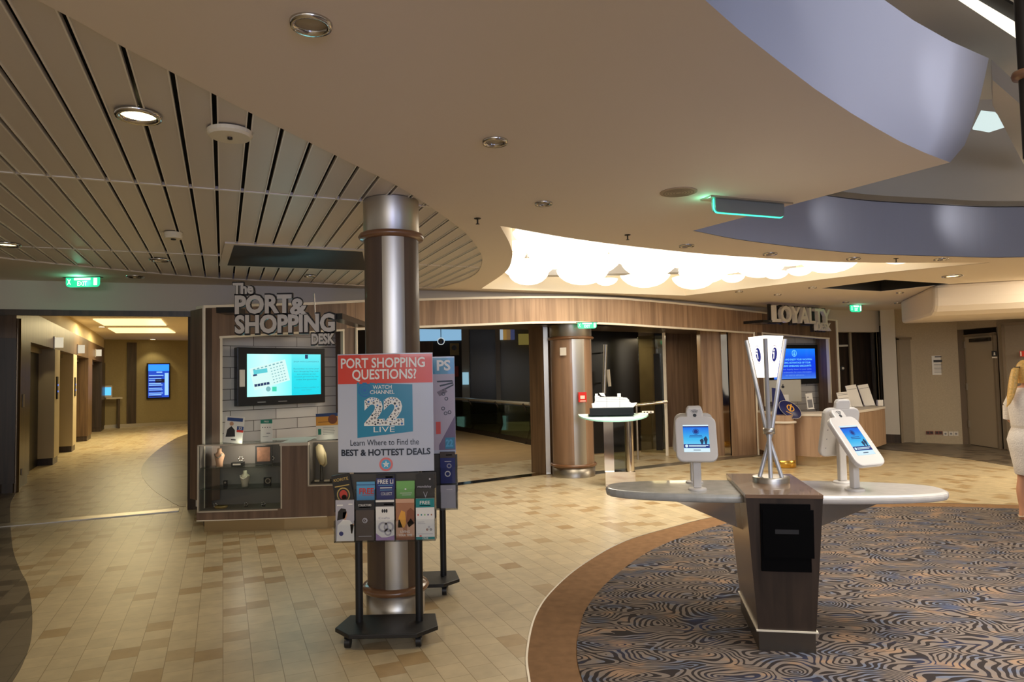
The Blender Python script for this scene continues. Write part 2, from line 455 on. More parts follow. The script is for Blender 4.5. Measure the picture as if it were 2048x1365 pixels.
dr = spline([tuple(G(*q))[:2] for q in [(1690, 897), (1771, 900), (1927, 918), (2030, 935), (2048, 938)]], 4)
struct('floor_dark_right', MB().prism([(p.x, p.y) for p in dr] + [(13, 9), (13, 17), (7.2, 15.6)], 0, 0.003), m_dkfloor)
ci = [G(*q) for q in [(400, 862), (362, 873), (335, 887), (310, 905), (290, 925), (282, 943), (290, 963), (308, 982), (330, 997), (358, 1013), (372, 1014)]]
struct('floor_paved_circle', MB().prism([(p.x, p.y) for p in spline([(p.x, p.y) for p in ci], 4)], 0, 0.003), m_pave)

# ---- ceiling outlines
def C(px, py): p = P(px, py, H); return (p.x, p.y)
slat_hole = spline([(-2.6, -1.0), (-1.9, 1.0)] + [C(*q) for q in [(75, 0), (250, 95), (500, 225), (700, 325), (800, 375), (870, 420), (930, 465), (958, 500), (965, 525), (950, 550), (905, 569), (840, 577), (592, 566), (440, 558), (316, 548.6), (143, 532), (0, 517)]] + [(-6.2, 4.6), (-7.0, 2.0), (-6.0, -1.0)], 5)[:-1]
slat_hole = [(p[0], p[1]) for p in slat_hole]
w_top = spline([C(*q) for q in [(1000, 452), (1150, 478), (1300, 497), (1460, 512), (1700, 525), (1980, 525.5)]], 5)
w_bot = spline([C(*q) for q in [(1980, 525.5), (1700, 553), (1500, 577), (1370, 592)]], 5)[1:]
w_left = spline([C(*q) for q in [(962, 578), (1010, 545), (1024, 515), (1020, 490), (1000, 452)]], 5)[:-1]
well = [(p[0], p[1]) for p in w_top + w_bot + [C(1150, 585)] + w_left]
void = [C(*q) for q in [(1410, 0), (1480, 62), (1560, 125), (1630, 178), (1700, 225), (1750, 255), (1800, 283), (1850, 306), (1900, 325)]]
far0 = [C(1900, 325), C(1620, 400), C(1385, 462)]
far1 = [(p[0], p[1]) for p in spline([C(*q) for q in [(1385, 462), (1500, 483), (1700, 506), (1880, 513), (2048, 515)]] + [(8.2, 7.6), (10.5, 6.0)], 5)]
vhole = [(-.1, .2), (.25, 1.3)] + void + far0[1:2] + far1 + [(11.5, 3), (10.5, -2), (7, -4.5), (2, -4.5), (.3, -2.5)]
diamond = [C(*q) for q in [(1642, 577), (1770, 560), (1898, 568), (1762, 583)]]
rect_out = [(-14, -6), (14, -6), (14, 16.5), (8.2, 16.5), (8.0, 15.0), (6.8, 14.5), (5.6, 13.95), (4.4, 13.25), (3.2, 12.25), (2.0, 11.35), (.9, 10.68), (-.5, 10.12), (-2.19, 9.4), (-3.82, 8.74), (-4.97, 8.32), (-5.91, 7.96), (-7.2, 7.5), (-9.5, 6.7), (-14, 5)]
ce = MB().flat([rect_out, slat_hole, well, vhole, diamond], H, 0, down=True)
for loop, hh in ((slat_hole, 0.08),):
    ce.strip(list(loop) + [loop[0]], H + .001, H + hh, 0.004)
struct('ceiling', ce, m_ceil)
struct('ceiling_vent_shaft', MB().prism(diamond, H + 0.25, H + 0.27).strip(diamond + [diamond[0]], H + .001, H + .26, .004), mat('vent_dark', (34, 32, 30), .5))

# ---- slatted ceiling: long metal panels with open black joints
sl = MB(); rotE = Matrix.Rotation(E_ANG, 4, 'Z'); pitch, gap = 0.152, 0.02
joints = [-3.2, -0.33, 2.2, 4.73, 7.26, 9.8, 12.0]
hs = [(p[0] * math.cos(E_ANG) + p[1] * math.sin(E_ANG), -p[0] * math.sin(E_ANG) + p[1] * math.cos(E_ANG)) for p in slat_hole]
def t_range(sx_):
    ts = []
    for (a0, b0), (a1, b1) in zip(hs, hs[1:] + hs[:1]):
        if (a0 - sx_) * (a1 - sx_) < 0: ts.append(b0 + (b1 - b0) * (sx_ - a0) / (a1 - a0))
    return (min(ts), max(ts)) if ts else None
for k in range(-48, 24):
    s0 = -0.489 + 0.008 + k * pitch
    rr = [r_ for r_ in (t_range(s0), t_range(s0 + pitch / 2), t_range(s0 + pitch)) if r_]
    if not rr: continue
    lo, hi = min(r_[0] for r_ in rr) - .05, max(r_[1] for r_ in rr) + .05
    x0, x1 = s0, s0 + pitch - gap
    for a, b in zip(joints, joints[1:]):
        y0, y1 = max(a + .006, lo), min(b - .006, hi)
        if y1 <= y0: continue
        sl.box(x0, x1, y0, y1, H + .014, H + .03, 0, rotE)
        sl.box(x0, x0 + .006, y0, y1, H + .006, H + .014, 1, rotE).box(x1 - .006, x1, y0, y1, H + .006, H + .014, 1, rotE)
        if y1 < hi - .01: sl.box(x0, x1 + gap, b - .012, b + .012, H + .008, H + .03, 1, rotE)
struct('ceiling_slats', sl, [m_slat, mat('slat_glint_joint', (238, 232, 222), .4)])  # paler colour holds painted highlights of the slat edges; joint strips share it
struct('ceiling_slat_backing', MB().flat([slat_hole], H + .08, 0, down=True), m_black)

# ---- light well in the ceiling
m_cream = mat('light_well_paint', (246, 232, 206), 0.6)
struct('ceiling_light_well', MB().strip(well + [well[0]], H + .003, H + .5, 0.02, 0, back=-1).flat([well], H + .5, 0, down=True), m_cream)

# ---- atrium: curved balcony fronts above the two openings
m_atr = mat('atrium_paint', (156, 160, 180), 0.32, spec=0.5)
Z1 = 3.5
tops = [C(1410, 0)] + [(p.x, p.y) for p in [P(*q, Z1) for q in [(1690, -70), (1770, -30), (1843, 16), (1915, 62)]]] + [(P(1980, 115, Z1).x, P(1980, 115, Z1).y)]
bt = [(0.25, 1.3)] + void
tt = [(.25, 1.3)] + [(p[0] + (.0 if i < 5 else (.06, .12, .22, .34)[i - 5]), p[1] + (.02 if i < 5 else (.0, .02, .06, .1)[i - 5])) for i, p in enumerate(void)]
bt2, tt2 = bt + [far0[1], far0[2]], tt + [far0[1], far0[2]]
def loft(bt_, tt_, z0, z1, bulge=0.0):
    m = MB(); n = 7; vs = []
    for i, (a, b) in enumerate(zip(bt_, tt_)):
        for k in range(n):
            t = k / (n - 1); t2 = t ** .6
            vs.append((a[0] + (b[0] - a[0]) * t2, a[1] + (b[1] - a[1]) * t2, z0 + (z1 - z0) * t))
    fs = [(i * n + k, (i + 1) * n + k, (i + 1) * n + k + 1, i * n + k + 1) for i in range(len(bt_) - 1) for k in range(n - 1)]
    return m.add(vs, fs, 0, True)
struct('wall_balcony_front', loft(bt2, tt2, H, Z1), m_atr)
struct('wall_balcony_far', MB().strip(far1, H + .004, 3.40, .15).strip([(p[0], p[1] + .12) for p in far1], 3.40, 3.47, .2), m_atr)
struct('trim_balcony_rail', MB().strip([(p[0] - .02, p[1] - .03) for p in far1], 3.405, 3.465, .05), m_steel)
# upper deck seen through the opening: landing slab, ceiling ring and back wall
m_up = mat('upper_deck_paint', (192, 188, 184), 0.6)
ring = [(5.2 + 4.6 * math.cos(R(a)), 3.2 + 4.6 * math.sin(R(a))) for a in range(0, 360, 12)]
ring2 = [(5.2 + 3.1 * math.cos(R(a)), 3.2 + 3.1 * math.sin(R(a))) for a in range(0, 360, 12)]
struct('ceiling_upper', MB().flat([[(-3, -6), (16, -6), (16, 18), (-3, 18)], ring2], 5.4, 0, down=True).strip(ring2 + [ring2[0]], 5.4, 5.75, .03, 0, back=-1), m_up)
struct('ceiling_dome', MB().flat([[(1, -1), (10, -1), (10, 8), (1, 8)]], 5.76, 0, down=True), mat('dome_grey', (120, 122, 118), .5))
struct('wall_upper', MB().box(0, 14, 9.6, 9.8, 3.0, 5.4).box(9.8, 10, 3, 9.6, 3.0, 5.4), m_up)

up_strip = [P(*q, 5.0) for q in [(1895, -14), (1922, -14), (2052, 62), (2052, 90)]]
struct('trim_upper_light', MB().prism([(p.x, p.y) for p in up_strip], 5.0, 5.03), emit('cove_glow', (255, 246, 226), 1.4))
up_dark = [P(*q, 5.05) for q in [(1922, -14), (1985, -14), (2060, 30), (2060, 66)]]
struct('ceiling_upper_gap', MB().prism([(p.x, p.y) for p in up_dark], 5.05, 5.08), m_black)
for q, pw in (((1660, 440), 5), ((1915, 440), 9)):
    a_ = hit(*q, [(p[0], p[1]) for p in far1])
    light('balcony_wash', 'SPOT', (a_.x - .15, a_.y - .55, a_.z + .05), (a_.x, a_.y, a_.z), pw, (1, .95, .85), .12, spot=75, blend=1)
a_ = hit(1945, 378, [(p[0], p[1]) for p in far1])
light('ledge_spot', 'SPOT', (a_.x - .05, a_.y - .3, a_.z + .12), (a_.x, a_.y, a_.z), 4, (1, .95, .85), .03, spot=60, blend=1)
light('balcony_wash', 'SPOT', (2.35, 3.1, 3.25), (2.55, 3.95, 3.2), 9, (1, .97, .9), .1, spot=50, blend=1)
light('balcony_wash', 'SPOT', (1.3, 1.9, 3.35), (1.55, 3.1, 3.3), 9, (1, .97, .9), .1, spot=50, blend=1)

# ---- plan curves of the rear wall and of the wooden facade
FAC = spline([(-3.62, 7.12), (-3.36, 7.40), (-2.75, 8.1), (-2.05, 8.8), (-1.4, 9.27), (-.5, 9.72), (.9, 10.24), (2.0, 10.9), (3.2, 11.8), (4.5, 12.85), (5.6, 13.5), (6.66, 14.0), (7.2, 14.3)], 8)
FAC = [(p.x, p.y) for p in FAC]
WHT = [(p.x, p.y) for p in spline([(-9.5, 6.6), (-7.2, 7.4), (-5.91, 7.85), (-4.97, 8.21), (-3.82, 8.62), (-2.19, 9.23), (-.5, 9.95), (.9, 10.5), (2.0, 11.15), (3.2, 12.05), (4.4, 13.05), (5.6, 13.75), (6.8, 14.3), (7.95, 14.75)], 6)]
def fac_strip(name, pxs, top, bot, m, th=.12, kind=True):
    mb = MB(); pts, z0, z1 = [], [], []
    for q in pxs:
        a = hit(q, lerp(bot, q), FAC); b = hit(q, lerp(top, q), FAC)
        pts.append((a.x, a.y)); z0.append(a.z); z1.append(b.z)
    mb.strip(pts, z0, z1, th)
    return struct(name, mb, m) if kind else (mb, pts, z0, z1)
YTOP = [(405, 617), (461, 615), (560, 612), (617, 610.5), (720, 605.5), (840, 602), (960, 598.5), (1060, 597), (1150, 597), (1240, 599.5), (1330, 606.7), (1420, 615.5), (1523, 627), (1655, 641), (1680, 643.5)]
YBOT = [(713, 656.5), (840, 652), (960, 647.5), (1060, 643.5), (1150, 643), (1240, 647), (1330, 653), (1420, 659), (1509, 665)]
rng = lambda a, b, n: [a + (b - a) * i / n for i in range(n + 1)]
fac_strip('wall_facade_header', rng(690, 1526, 40), YTOP, [(689, 656.5)] + YBOT + [(1530, 666)], m_fasc, .14)
mbt, pts, z0, z1 = fac_strip('t', rng(408, 1676, 60), YTOP, YBOT, m_trim, kind=False)
struct('trim_1', MB().strip([(p[0], p[1] - .015) for p in pts], z1, [z + .03 for z in z1], .18), m_trim)
mbt, pts, z0, z1 = fac_strip('t', rng(713, 1509, 40), YBOT, YBOT, m_trim, kind=False)
struct('trim_2', MB().strip([(p[0], p[1] - .012) for p in pts], [z - .03 for z in z0], z0, .05), m_trim)
struct('ceiling_soffit', MB().strip([(p[0], p[1] + .06) for p in pts], 2.36, 2.40, 1.4), m_dark)
# rear white wall above: over the lobby opening and over the facade
k_l = [p for p in WHT if p[0] < -3.7]; k_r = [p for p in WHT if p[0] >= -3.85]
struct('wall_back_left', MB().strip(k_l, 2.475, H, .06), m_white)
struct('wall_back', MB().strip(k_r, 2.36, H, .2), m_white)
struct('trim_lintel', MB().strip([(p[0], p[1] - .01) for p in k_l], 2.41, 2.478, .06), m_dark)
# flap of wall right of the port desk frame: side panel of the port desk
sA, sB = hit(408, 700, FAC), (-3.95, 8.62)
struct('wall_port_side', MB().add([(sA.x, sA.y, 0.04), (sB[0], sB[1], 0.02), (sB[0], sB[1], 2.44), (sA.x, sA.y, 2.40), (sA.x + .06, sA.y + .06, .04), (sB[0] + .08, sB[1] + .05, .02), (sB[0] + .08, sB[1] + .05, 2.44), (sA.x + .06, sA.y + .06, 2.4)],
       [(0, 3, 2, 1), (4, 5, 6, 7), (0, 1, 5, 4), (3, 7, 6, 2), (0, 4, 7, 3), (1, 2, 6, 5)]).box(sB[0] - .14, sB[0], sB[1] - .02, sB[1] + .1, 0, 2.44), m_dark)
struct('trim_port_edge', MB().cyl((sA.x, sA.y - .005, .12), (sA.x, sA.y - .005, 2.41), .017, n=8), m_trim)

# ---- port desk section of the facade: posts, niche header, tiled niche
def fac_box(px0, px1, ytop, ybot, name, m, th=.3, n=6):
    pxs = rng(px0, px1, n); mb = MB(); pts, z0, z1 = [], [], []
    for q in pxs:
        a = hit(q, 700, FAC)
        pts.append((a.x, a.y)); z1.append(hit(q, lerp(ytop, q), FAC).z); z0.append(ybot if isinstance(ybot, (int, float)) and ybot < 5 else hit(q, lerp(ybot, q), FAC).z)
    return struct(name, mb.strip(pts, z0, z1, th), m), pts, z0, z1
fac_box(409, 440, YTOP, 0.3, 'wall_port_post', m_desk, .35, 3)
YN = [(440, 673), (688, 658.7)]
_, npts, nz0, nz1 = fac_box(440, 690, YTOP, YN, 'wall_port_header', m_desk, .35, 10)
fac_box(688, 714, YTOP, 0.0, 'wall_port_post_right', m_desk, .35, 3)
n_in = [(p[0] - .16 * .7, p[1] + .22) for p in npts]
n_in = [(n_in[0][0] - .1, n_in[0][1] - .1)] + n_in + [(n_in[-1][0] + .1, n_in[-1][1] + .1)]
tw_ang = math.atan2(n_in[-1][1] - n_in[0][1], n_in[-1][0] - n_in[0][0])
L_ = math.hypot(n_in[-1][1] - n_in[0][1], n_in[-1][0] - n_in[0][0])
m_wave = wave_tile_mat('wave_tiles')
struct('wall_port_niche', MB().box(0, L_, 0, .05, 0, 2.4), m_wave, loc=(n_in[0][0], n_in[0][1], 0), rot=(0, 0, tw_ang))
struct('trim_3', MB().strip([(p[0], p[1] - .01) for p in npts], [z - .025 for z in nz0], nz0, .06).strip([npts[0], (npts[0][0] + .02, npts[0][1] + .02)], .9, nz0[0], .06).strip([(npts[-1][0] - .02, npts[-1][1] - .02), npts[-1]], .9, nz0[-1], .06), m_trim)
# ---- loyalty section
fac_box(1508, 1526, YTOP, 0.0, 'wall_loyalty_post', m_desk, .3, 2)
YN2 = [(1525, 665), (1658, 676)]
_, lpts, lz0, lz1 = fac_box(1525, 1660, YTOP, YN2, 'wall_loyalty_header', m_desk, .3, 8)
fac_box(1658, 1676, YTOP, 0.0, 'wall_loyalty_post_right', m_desk, .3, 2)
l_in = [(p[0] - .2, p[1] + .36) for p in lpts]
la = math.atan2(l_in[-1][1] - l_in[0][1], l_in[-1][0] - l_in[0][0]); lL = math.hypot(l_in[-1][1] - l_in[0][1], l_in[-1][0] - l_in[0][0])
struct('wall_loyalty_niche', MB().box(-.2, lL + .2, 0, .05, 0, 2.4), m_wave, loc=(l_in[0][0], l_in[0][1], 0), rot=(0, 0, la))
a2 = hit(1675, 700, FAC)
struct('trim_4', MB().strip([(p[0], p[1] - .01) for p in lpts], [z - .03 for z in lz0], lz0, .06).strip([(lpts[-1][0] - .03, lpts[-1][1] - .02), lpts[-1]], .9, lz0[-1], .06).strip([(lpts[0][0], lpts[0][1] - .01), (lpts[0][0] + .03, lpts[0][1] + .01)], .9, lz0[0], .06)
       .cyl((a2.x, a2.y - .01, 0), (a2.x, a2.y - .01, hit(1675, 642, FAC).z), .025, n=8), m_trim)
b2 = hit(1509, 700, FAC)
struct('trim_5', MB().cyl((b2.x, b2.y - .01, 0), (b2.x, b2.y - .01, hit(1509, 665, FAC).z), .02, n=8), m_trim)
c2_ = hit(713, 700, FAC)
struct('trim_6', MB().cyl((c2_.x, c2_.y - .01, 0), (c2_.x, c2_.y - .01, hit(713, 656, FAC).z), .02, n=8), m_trim)

# ---- thresholds
def bar(name, a, b, wd, z, m):
    a, b = Vector(a[:2]), Vector(b[:2]); d = (b - a).normalized(); n = Vector((-d.y, d.x)) * wd / 2
    return struct(name, MB().prism([tuple(a - n), tuple(b - n), tuple(b + n), tuple(a + n)], 0, z), m)
bar('trim_7', G(0, 1053) + Vector((-.8, -.36, 0)), G(358, 1021), .2, .012, m_steel)
bar('trim_8', G(905, 973) + Vector((-1.2, -.75, 0)), G(1098, 947.5), .24, .012, m_mirror)
bar('trim_9', G(1178, 949), G(1512, 911), .26, .012, m_steel)

# ---- lobby on the left
LO = Vector((-7.46, 10.28)); LD = (Vector((-13.84, 23.08)) - LO).normalized(); LN = Vector((LD.y, -LD.x))
LANG = math.atan2(LD.y, LD.x)
LM = Matrix.Translation((LO.x, LO.y, 0)) @ Matrix.Rotation(LANG, 4, 'Z')      # local x along the lobby wall, local -y into the lobby
def lt(px, py=None):
    d = ray(px, 800); ex, ey = LD.x, LD.y
    den = d.x * ey - d.y * ex; s = (LO.x * d.y - LO.y * d.x) / den * -1
    # parameter along the wall where the sight line meets it
    A = Matrix(((d.x, -ex), (d.y, -ey))); sol = A.inverted() @ LO
    return sol[1]
LZ = 3.15
m_lobby = wood('lobby_wood', (86, 66, 48), (118, 92, 66), 0.4)
lw = MB()
x_end = lt(208)
lw.box(-.1, x_end, 0.9, 1.0, 0, LZ, 0, LM)
lw.box(-.1, x_end, .0, .9, 2.3, LZ - .35, 0, LM)
struct('wall_lobby_left', lw, m_lobby)
struct('wall_lobby_frieze', MB().box(-.1, x_end, .02, .9, LZ - .35, LZ, 0, LM), mat('lobby_cream', (226, 206, 160), .6))
struct('wall_left', MB().prism([tuple(LO), tuple(LO + Vector((-.25, .1))), (-9.4, 9.2), (-8.4, 6.6), (-7.6, 6.9), (LO.x - .55, LO.y - .65)], 0, 2.6), m_dark)
c0 = Vector((P(30, 975, 0).x, P(30, 975, 0).y))
struct('trim_10', MB().cyl((LO.x, LO.y, 0), (LO.x, LO.y, 2.6), .05, n=8), mat('bronze_edge', (120, 104, 84), .3, .8))
struct('ceiling_lobby', MB().flat([[(-9, 8.6), (-3.4, 9), (-8, 28), (-18, 28)]], LZ, 0, down=True), m_ceil)
bkA, bkB = Vector((-15.0, 23.8)), Vector((-10.8, 27.1))
bk = MB().strip([tuple(bkA), tuple(bkB)], 0, LZ, .2)
struct('wall_lobby_back', bk, m_olive)
bar('baseboard_lobby_back', bkA + Vector((.03, -.05)), bkB + Vector((.03, -.05)), .04, .12, m_steel)
q0, q1 = hit(254, 800, [bkA, bkB]), hit(273, 800, [bkA, bkB])
struct('trim_11', MB().strip([(q0.x, q0.y - .02), (q1.x, q1.y - .02)], 0, LZ - .1, .03, back=-1), m_dark)
q2 = hit(356, 800, [bkA, bkB])
struct('wall_lobby_right', MB().strip([(-3.7, 9.2), (-6.6, 16.5), (-11.0, 27.0)], 0, LZ, .2, back=-1), m_olive)
# ceiling coffers of the lobby that glow
m_glow = emit('coffer_glow', (255, 226, 160), 1.6)
for i, quad in enumerate([[(186, 639), (322, 639), (333, 651), (208, 651)], [(216, 657), (336, 657), (351, 666), (232, 666)]]):
    pp = [P(*q, LZ - .02) for q in quad]
    t_ = tag(MB().prism([(p.x, p.y) for p in pp], LZ - .03, LZ - .012).build('ceiling_light_panel', m_glow), ['glowing rectangular ceiling panel nearer the lobby entrance', 'glowing rectangular ceiling panel farther down the lobby'][i], 'light panel', 'lobby ceiling panels')
    c_ = sum(pp, Vector()) / 4
    light('lobby_panel_light', 'AREA', (c_.x, c_.y, LZ - .06), (c_.x, c_.y, 0), 110, (1, .82, .45), 1.8, 1.2)

# ---- foyer behind the glass doors
m_fwood = mat('foyer_floor_wood', (166, 140, 102), 0.4, noise=0.1, scale=3)
fl = [G(*q) for q in [(880, 934), (1010, 926), (1062, 920)]] + [Vector((2.6, 13.9, 0)), Vector((3.2, 15.6, 0)), G(1062, 892), G(900, 858)] + [Vector((-4.5, 24, 0)), Vector((-3.5, 11.6, 0))]
struct('floor_foyer', MB().prism([(p.x, p.y) for p in fl], 0, .003), m_fwood)
struct('ceiling_foyer', MB().flat([[(-6, 9.3), (0, 10), (5.5, 13.2), (7, 15.2), (6, 28), (-8, 28)]], 3.35, 0, down=True), mat('foyer_ceiling', (70, 60, 48), .6))
m_fdark = mat('foyer_dark', (16, 15, 14), .25, spec=.5)
struct('wall_foyer_back', MB().box(-9, 6.5, 25.5, 25.7, 0, 3.4), mat('foyer_back', (92, 76, 60), .5))
def wall_px(name, px0, px1, Y, z0, z1, m, th=.15, Yb=None):
    a, b = V(px0, 750, Y), V(px1, 750, Yb or Y)
    return struct(name, MB().strip([(a.x, a.y), (b.x, b.y)], z0, z1, th), m)
wall_px('wall_foyer_pier', 924, 939, 22.0, 0, 3.3, mat('grey_pier', (128, 120, 108), .4), .3)
wall_px('wall_foyer_black', 938, 993, 22.4, 0, 3.3, m_fdark, .1)
wall_px('wall_foyer_mullion', 992, 1001, 21.6, 0, 3.3, mat('grey_pier', (128, 120, 108)), .15)
wall_px('wall_foyer_screen', 1000, 1062, 22.6, 0, 3.3, mat('smoked_panel', (104, 98, 78), .25), .1)
wall_px('wall_door_jamb', 1059, 1086, 11.25, 0, 2.4, m_lobby, .25, 11.0)
wall_px('wall_door_jamb_dark', 1086, 1096, 11.1, 0, 2.4, m_dark, .2)
wall_px('trim_12', 1088, 1097, 11.0, 0, 2.4, m_steel, .08)
wall_px('wall_foyer_black_right', 1175, 1279, 13.6, 0, 2.62, m_fdark, .1, 14.0)
wall_px('wall_foyer_stone', 1277, 1318, 14.0, 0, 2.62, mat('stone_cladding', (122, 110, 90), .45, noise=.12, scale=5), .2, 14.4)
wall_px('wall_foyer_dark_strip', 1312, 1330, 14.2, 0, 2.4, m_fdark, .15)
wall_px('wall_foyer_wood', 1334, 1404, 14.6, 0, 2.5, m_desk, .2, 14.9)
wall_px('wall_door_pier', 1403, 1448, 12.9, 0, 2.4, m_fasc, .25, 12.9)
wall_px('trim_13', 1444, 1456, 12.85, 0, 2.4, m_mirror, .15)
wall_px('wall_door_pier_dark', 1454, 1468, 12.9, 0, 2.4, m_fdark, .15)
wall_px('wall_door_pier_right', 1465, 1517, 12.75, 0, 2.4, m_fasc, .1, 12.95)

# ---- right: white pilaster, passage, tan wall with doors
pl0, pl1 = G(1772, 886), G(1801, 887)
struct('wall_pilaster', MB().strip([(pl0.x, pl0.y), (pl1.x, pl1.y)], .18, H, .5), m_white)
struct('baseboard_pilaster', MB().strip([(pl0.x, pl0.y - .01), (pl1.x, pl1.y - .01)], 0, .18, .5), m_dark)
pa, pb = V(1674, 750, 14.35), V(1773, 750, 14.85)
struct('wall_passage_header', MB().strip([(pa.x, pa.y), (pb.x, pb.y)], 2.5, H, .2), m_white)
pa, pb = V(1676, 750, 15.3), V(1775, 750, 15.6)
pw = MB().strip([(pa.x, pa.y), (pb.x, pb.y)], 0, 2.6, .2)
for px, wd, mi in ((1702, .05, 1), (1747, .1, 2), (1752, .06, 1), (1763, .07, 2)):
    q = V(px, 750, 15.22); pw.box(q.x, q.x + wd, q.y + .0, q.y + .06, 0, 2.5, mi)
struct('wall_passage', pw, [m_dark, mat('passage_strip', (190, 172, 140), .4), m_steel])
RW = [tuple(G(1799, 886))[:2], tuple(G(1840, 886.5))[:2], tuple(G(1926, 889.5))[:2]]
RW2 = [(p[0], p[1]) for p in RW] + [(RW[2][0] + .9, RW[2][1] - .5), (12.2, 11.8)]
rw = MB().strip(RW, 0, 3.0, .2)
struct('wall_right', rw, m_tan)
nA, nB = G(1949, 891), G(2012, 900)
struct('wall_right_niche', MB().strip([(RW[2][0], RW[2][1] - .0), (nA.x - .02, nA.y + .12)], 0, 2.35, .05, back=1), mat('niche_brown', (104, 86, 66), .7))
struct('wall_right_over', MB().strip([RW[2], (nB.x + .05, nB.y + .1)], 2.33, 3.0, .2), m_tan)
struct('wall_right_far', MB().strip([(nB.x + .0, nB.y + .05), (12.2, nB.y - 1.6)], 0, 3.0, .2), m_tanpanel)
def door(name, a, b, z1, m, hinge=True):
    a, b = Vector(a[:2]), Vector(b[:2]); L = (b - a).length; an = math.atan2(b.y - a.y, b.x - a.x)
    r = MB().box(.03, L - .03, -.02, .02, .01, z1 - .03).build(name, m, loc=(a.x, a.y, 0), rot=(0, 0, an), bev=.004)
    r['kind'] = 'structure'
    f = MB().box(-.02, .03, -.03, .03, 0, z1).box(L - .03, L + .02, -.03, .03, 0, z1).box(-.02, L + .02, -.03, .03, z1 - .03, z1 + .02).build('door_frame', mat('door_frame', (138, 122, 100), .5), r)
    return r, L
d1, L1 = door('door_1', V(1797, 750, 14.42), V(1838, 750, 14.42), 2.2, m_tanpanel)
d2, L2 = door('door_2', (nA.x, nA.y + .12), (nB.x - .03, nB.y + .1), 2.2, mat('door_tan', (176, 160, 134), .5))
for z in (.35, 1.1, 1.95): MB().box(.0, .035, -.045, -.02, z, z + .14).build('hinge', m_steel, d2)
MB().box(.25, L2 - .05, -.09, -.03, 2.06, 2.13).box(L2 * .5, L2 - .08, -.2, -.09, 2.10, 2.12).build('door_closer', mat('closer', (60, 52, 44), .4, .5), d2)
nC = V(2012, 750, nB.y - .25)
d3, L3 = door('door_3', nC, V(2075, 750, nB.y - .8), 2.35, m_tanpanel)
struct('wall_outer', MB().box(7.0, 14, 16.2, 16.4, 0, 3).box(13.2, 13.4, 5, 16.4, 0, 3), m_tanpanel)
# dropped ceiling duct on the right
dk = MB(); q0 = V(1868, 580, 10.2)
prof = [(0, H), (0, 2.62), (.03, 2.5), (.12, 2.42), (.3, 2.37), (1.2, 2.37), (2.6, 2.40), (2.6, H)]
ang = R(-20); Mx = Matrix.Translation((q0.x, q0.y, 0)) @ Matrix.Rotation(ang, 4, 'Z')
dk.prism([(p[0], p[1]) for p in prof], 0, -6, 0, Mx @ Matrix(((0, 0, -1, 0), (1, 0, 0, 0), (0, 1, 0, 0), (0, 0, 0, 1))))
struct('ceiling_bulkhead', dk, m_ceil, bev=.05)

# ================================================================== CEILING FITTINGS
m_bowl = emit('lit_white_glass', (255, 242, 220), 1.9)
m_chrome = mat('chrome', (200, 195, 188), 0.15, 1.0)
m_lampface = mat('lamp_lens', (168, 156, 134), 0.3)
m_lit = emit('lit_lens', (255, 232, 170), 9.0)
m_cap = mat('dark_metal', (58, 52, 46), 0.4, .6)
BOWLS = [(1068, 490, .25, .1), (1130, 505, .27, .06), (1215, 512, .27, .1), (1290, 520, .26, .04), (1360, 520, .25, .1), (1440, 528, .26, .06), (1070, 525, .26, .05), (1150, 532, .28, .1), (1235, 540, .27, .05),
         (1045, 553, .30, .03), (1120, 560, .28, .07), (1205, 563, .29, .02), (1300, 545, .28, .09), (1275, 568, .27, .05), (1355, 569, .3, .02), (1395, 545, .26, .06), (1445, 556, .27, .03), (1490, 548, .28, .08), (1525, 535, .26, .05),
         (1555, 552, .25, .02), (1585, 540, .28, .06), (1640, 538, .3, .03), (1720, 533, .3, .03), (1795, 528, .28, .05), (1860, 527, .28, .06), (1510, 563, .25, .05), (1320, 577, .24, .05)]
bowl0 = thing('pendant_lamp', 'glowing white glass bowl lamp', 'ceiling lamp')
MB().lathe([(.002, -.5), (.25, -.485), (.48, -.43), (.7, -.33), (.87, -.19), (.96, -.07), (1.0, .05), (.97, .06), (.93, -.04), (.7, -.28), (.002, -.46)], 28).build('glass_bowl', m_bowl, bowl0)
MB().cyl((0, 0, 0), (0, 0, 1.0), .02, n=6).build('stem', m_chrome, bowl0)
def seg_d(p, a, b):
    ab = b - a; t = max(0, min(1, (p - a).dot(ab) / max(ab.dot(ab), 1e-9))); return (p - a - ab * t).length
WV = [Vector(q) for q in well]
def inside(p):
    c = False
    for a_, b_ in zip(WV, WV[1:] + WV[:1]):
        if (a_.y > p.y) != (b_.y > p.y) and p.x < (b_.x - a_.x) * (p.y - a_.y) / (b_.y - a_.y) + a_.x: c = not c
    return c
BW, rnd = [], random.Random(3)
for r_, tries in ((.37, 500), (.33, 600), (.28, 700), (.22, 700), (.17, 500)):
    for _ in range(tries):
        q = Vector((rnd.uniform(-.4, 5.6), rnd.uniform(5.6, 11)))
        if not inside(q) or min(seg_d(q, a_, b_) for a_, b_ in zip(WV, WV[1:] + WV[:1])) < r_ + .02: continue
        for lv in (0.0, .23):
            if lv and r_ > .34: continue
            if all((p_.xy - q).length > r_ + rr_ + .012 for p_, rr_, l_ in BW if l_ == lv):
                if lv and all((p_.xy - q).length > r_ + rr_ - .1 for p_, rr_, l_ in BW if l_ == 0): continue
                BW.append((Vector((q.x, q.y, H + .09 + lv + .3 * r_)), r_, lv)); break
BW = [(p_, rr_) for p_, rr_, l_ in BW][:64]
for i, (p, r) in enumerate(BW):
    o = bowl0 if i == 0 else dup(bowl0, p)
    o.location = p; o.scale = (r, r, r * 1.0)
    for ch in o.children:
        if ch.name.startswith('stem'): ch.scale = (1, 1, (H + .5 - p.z) / r)
    o['group'] = 'bowl lamps in the ceiling well'
    o['label'] = 'glowing white glass bowl lamp packed into the bright curved ceiling well'

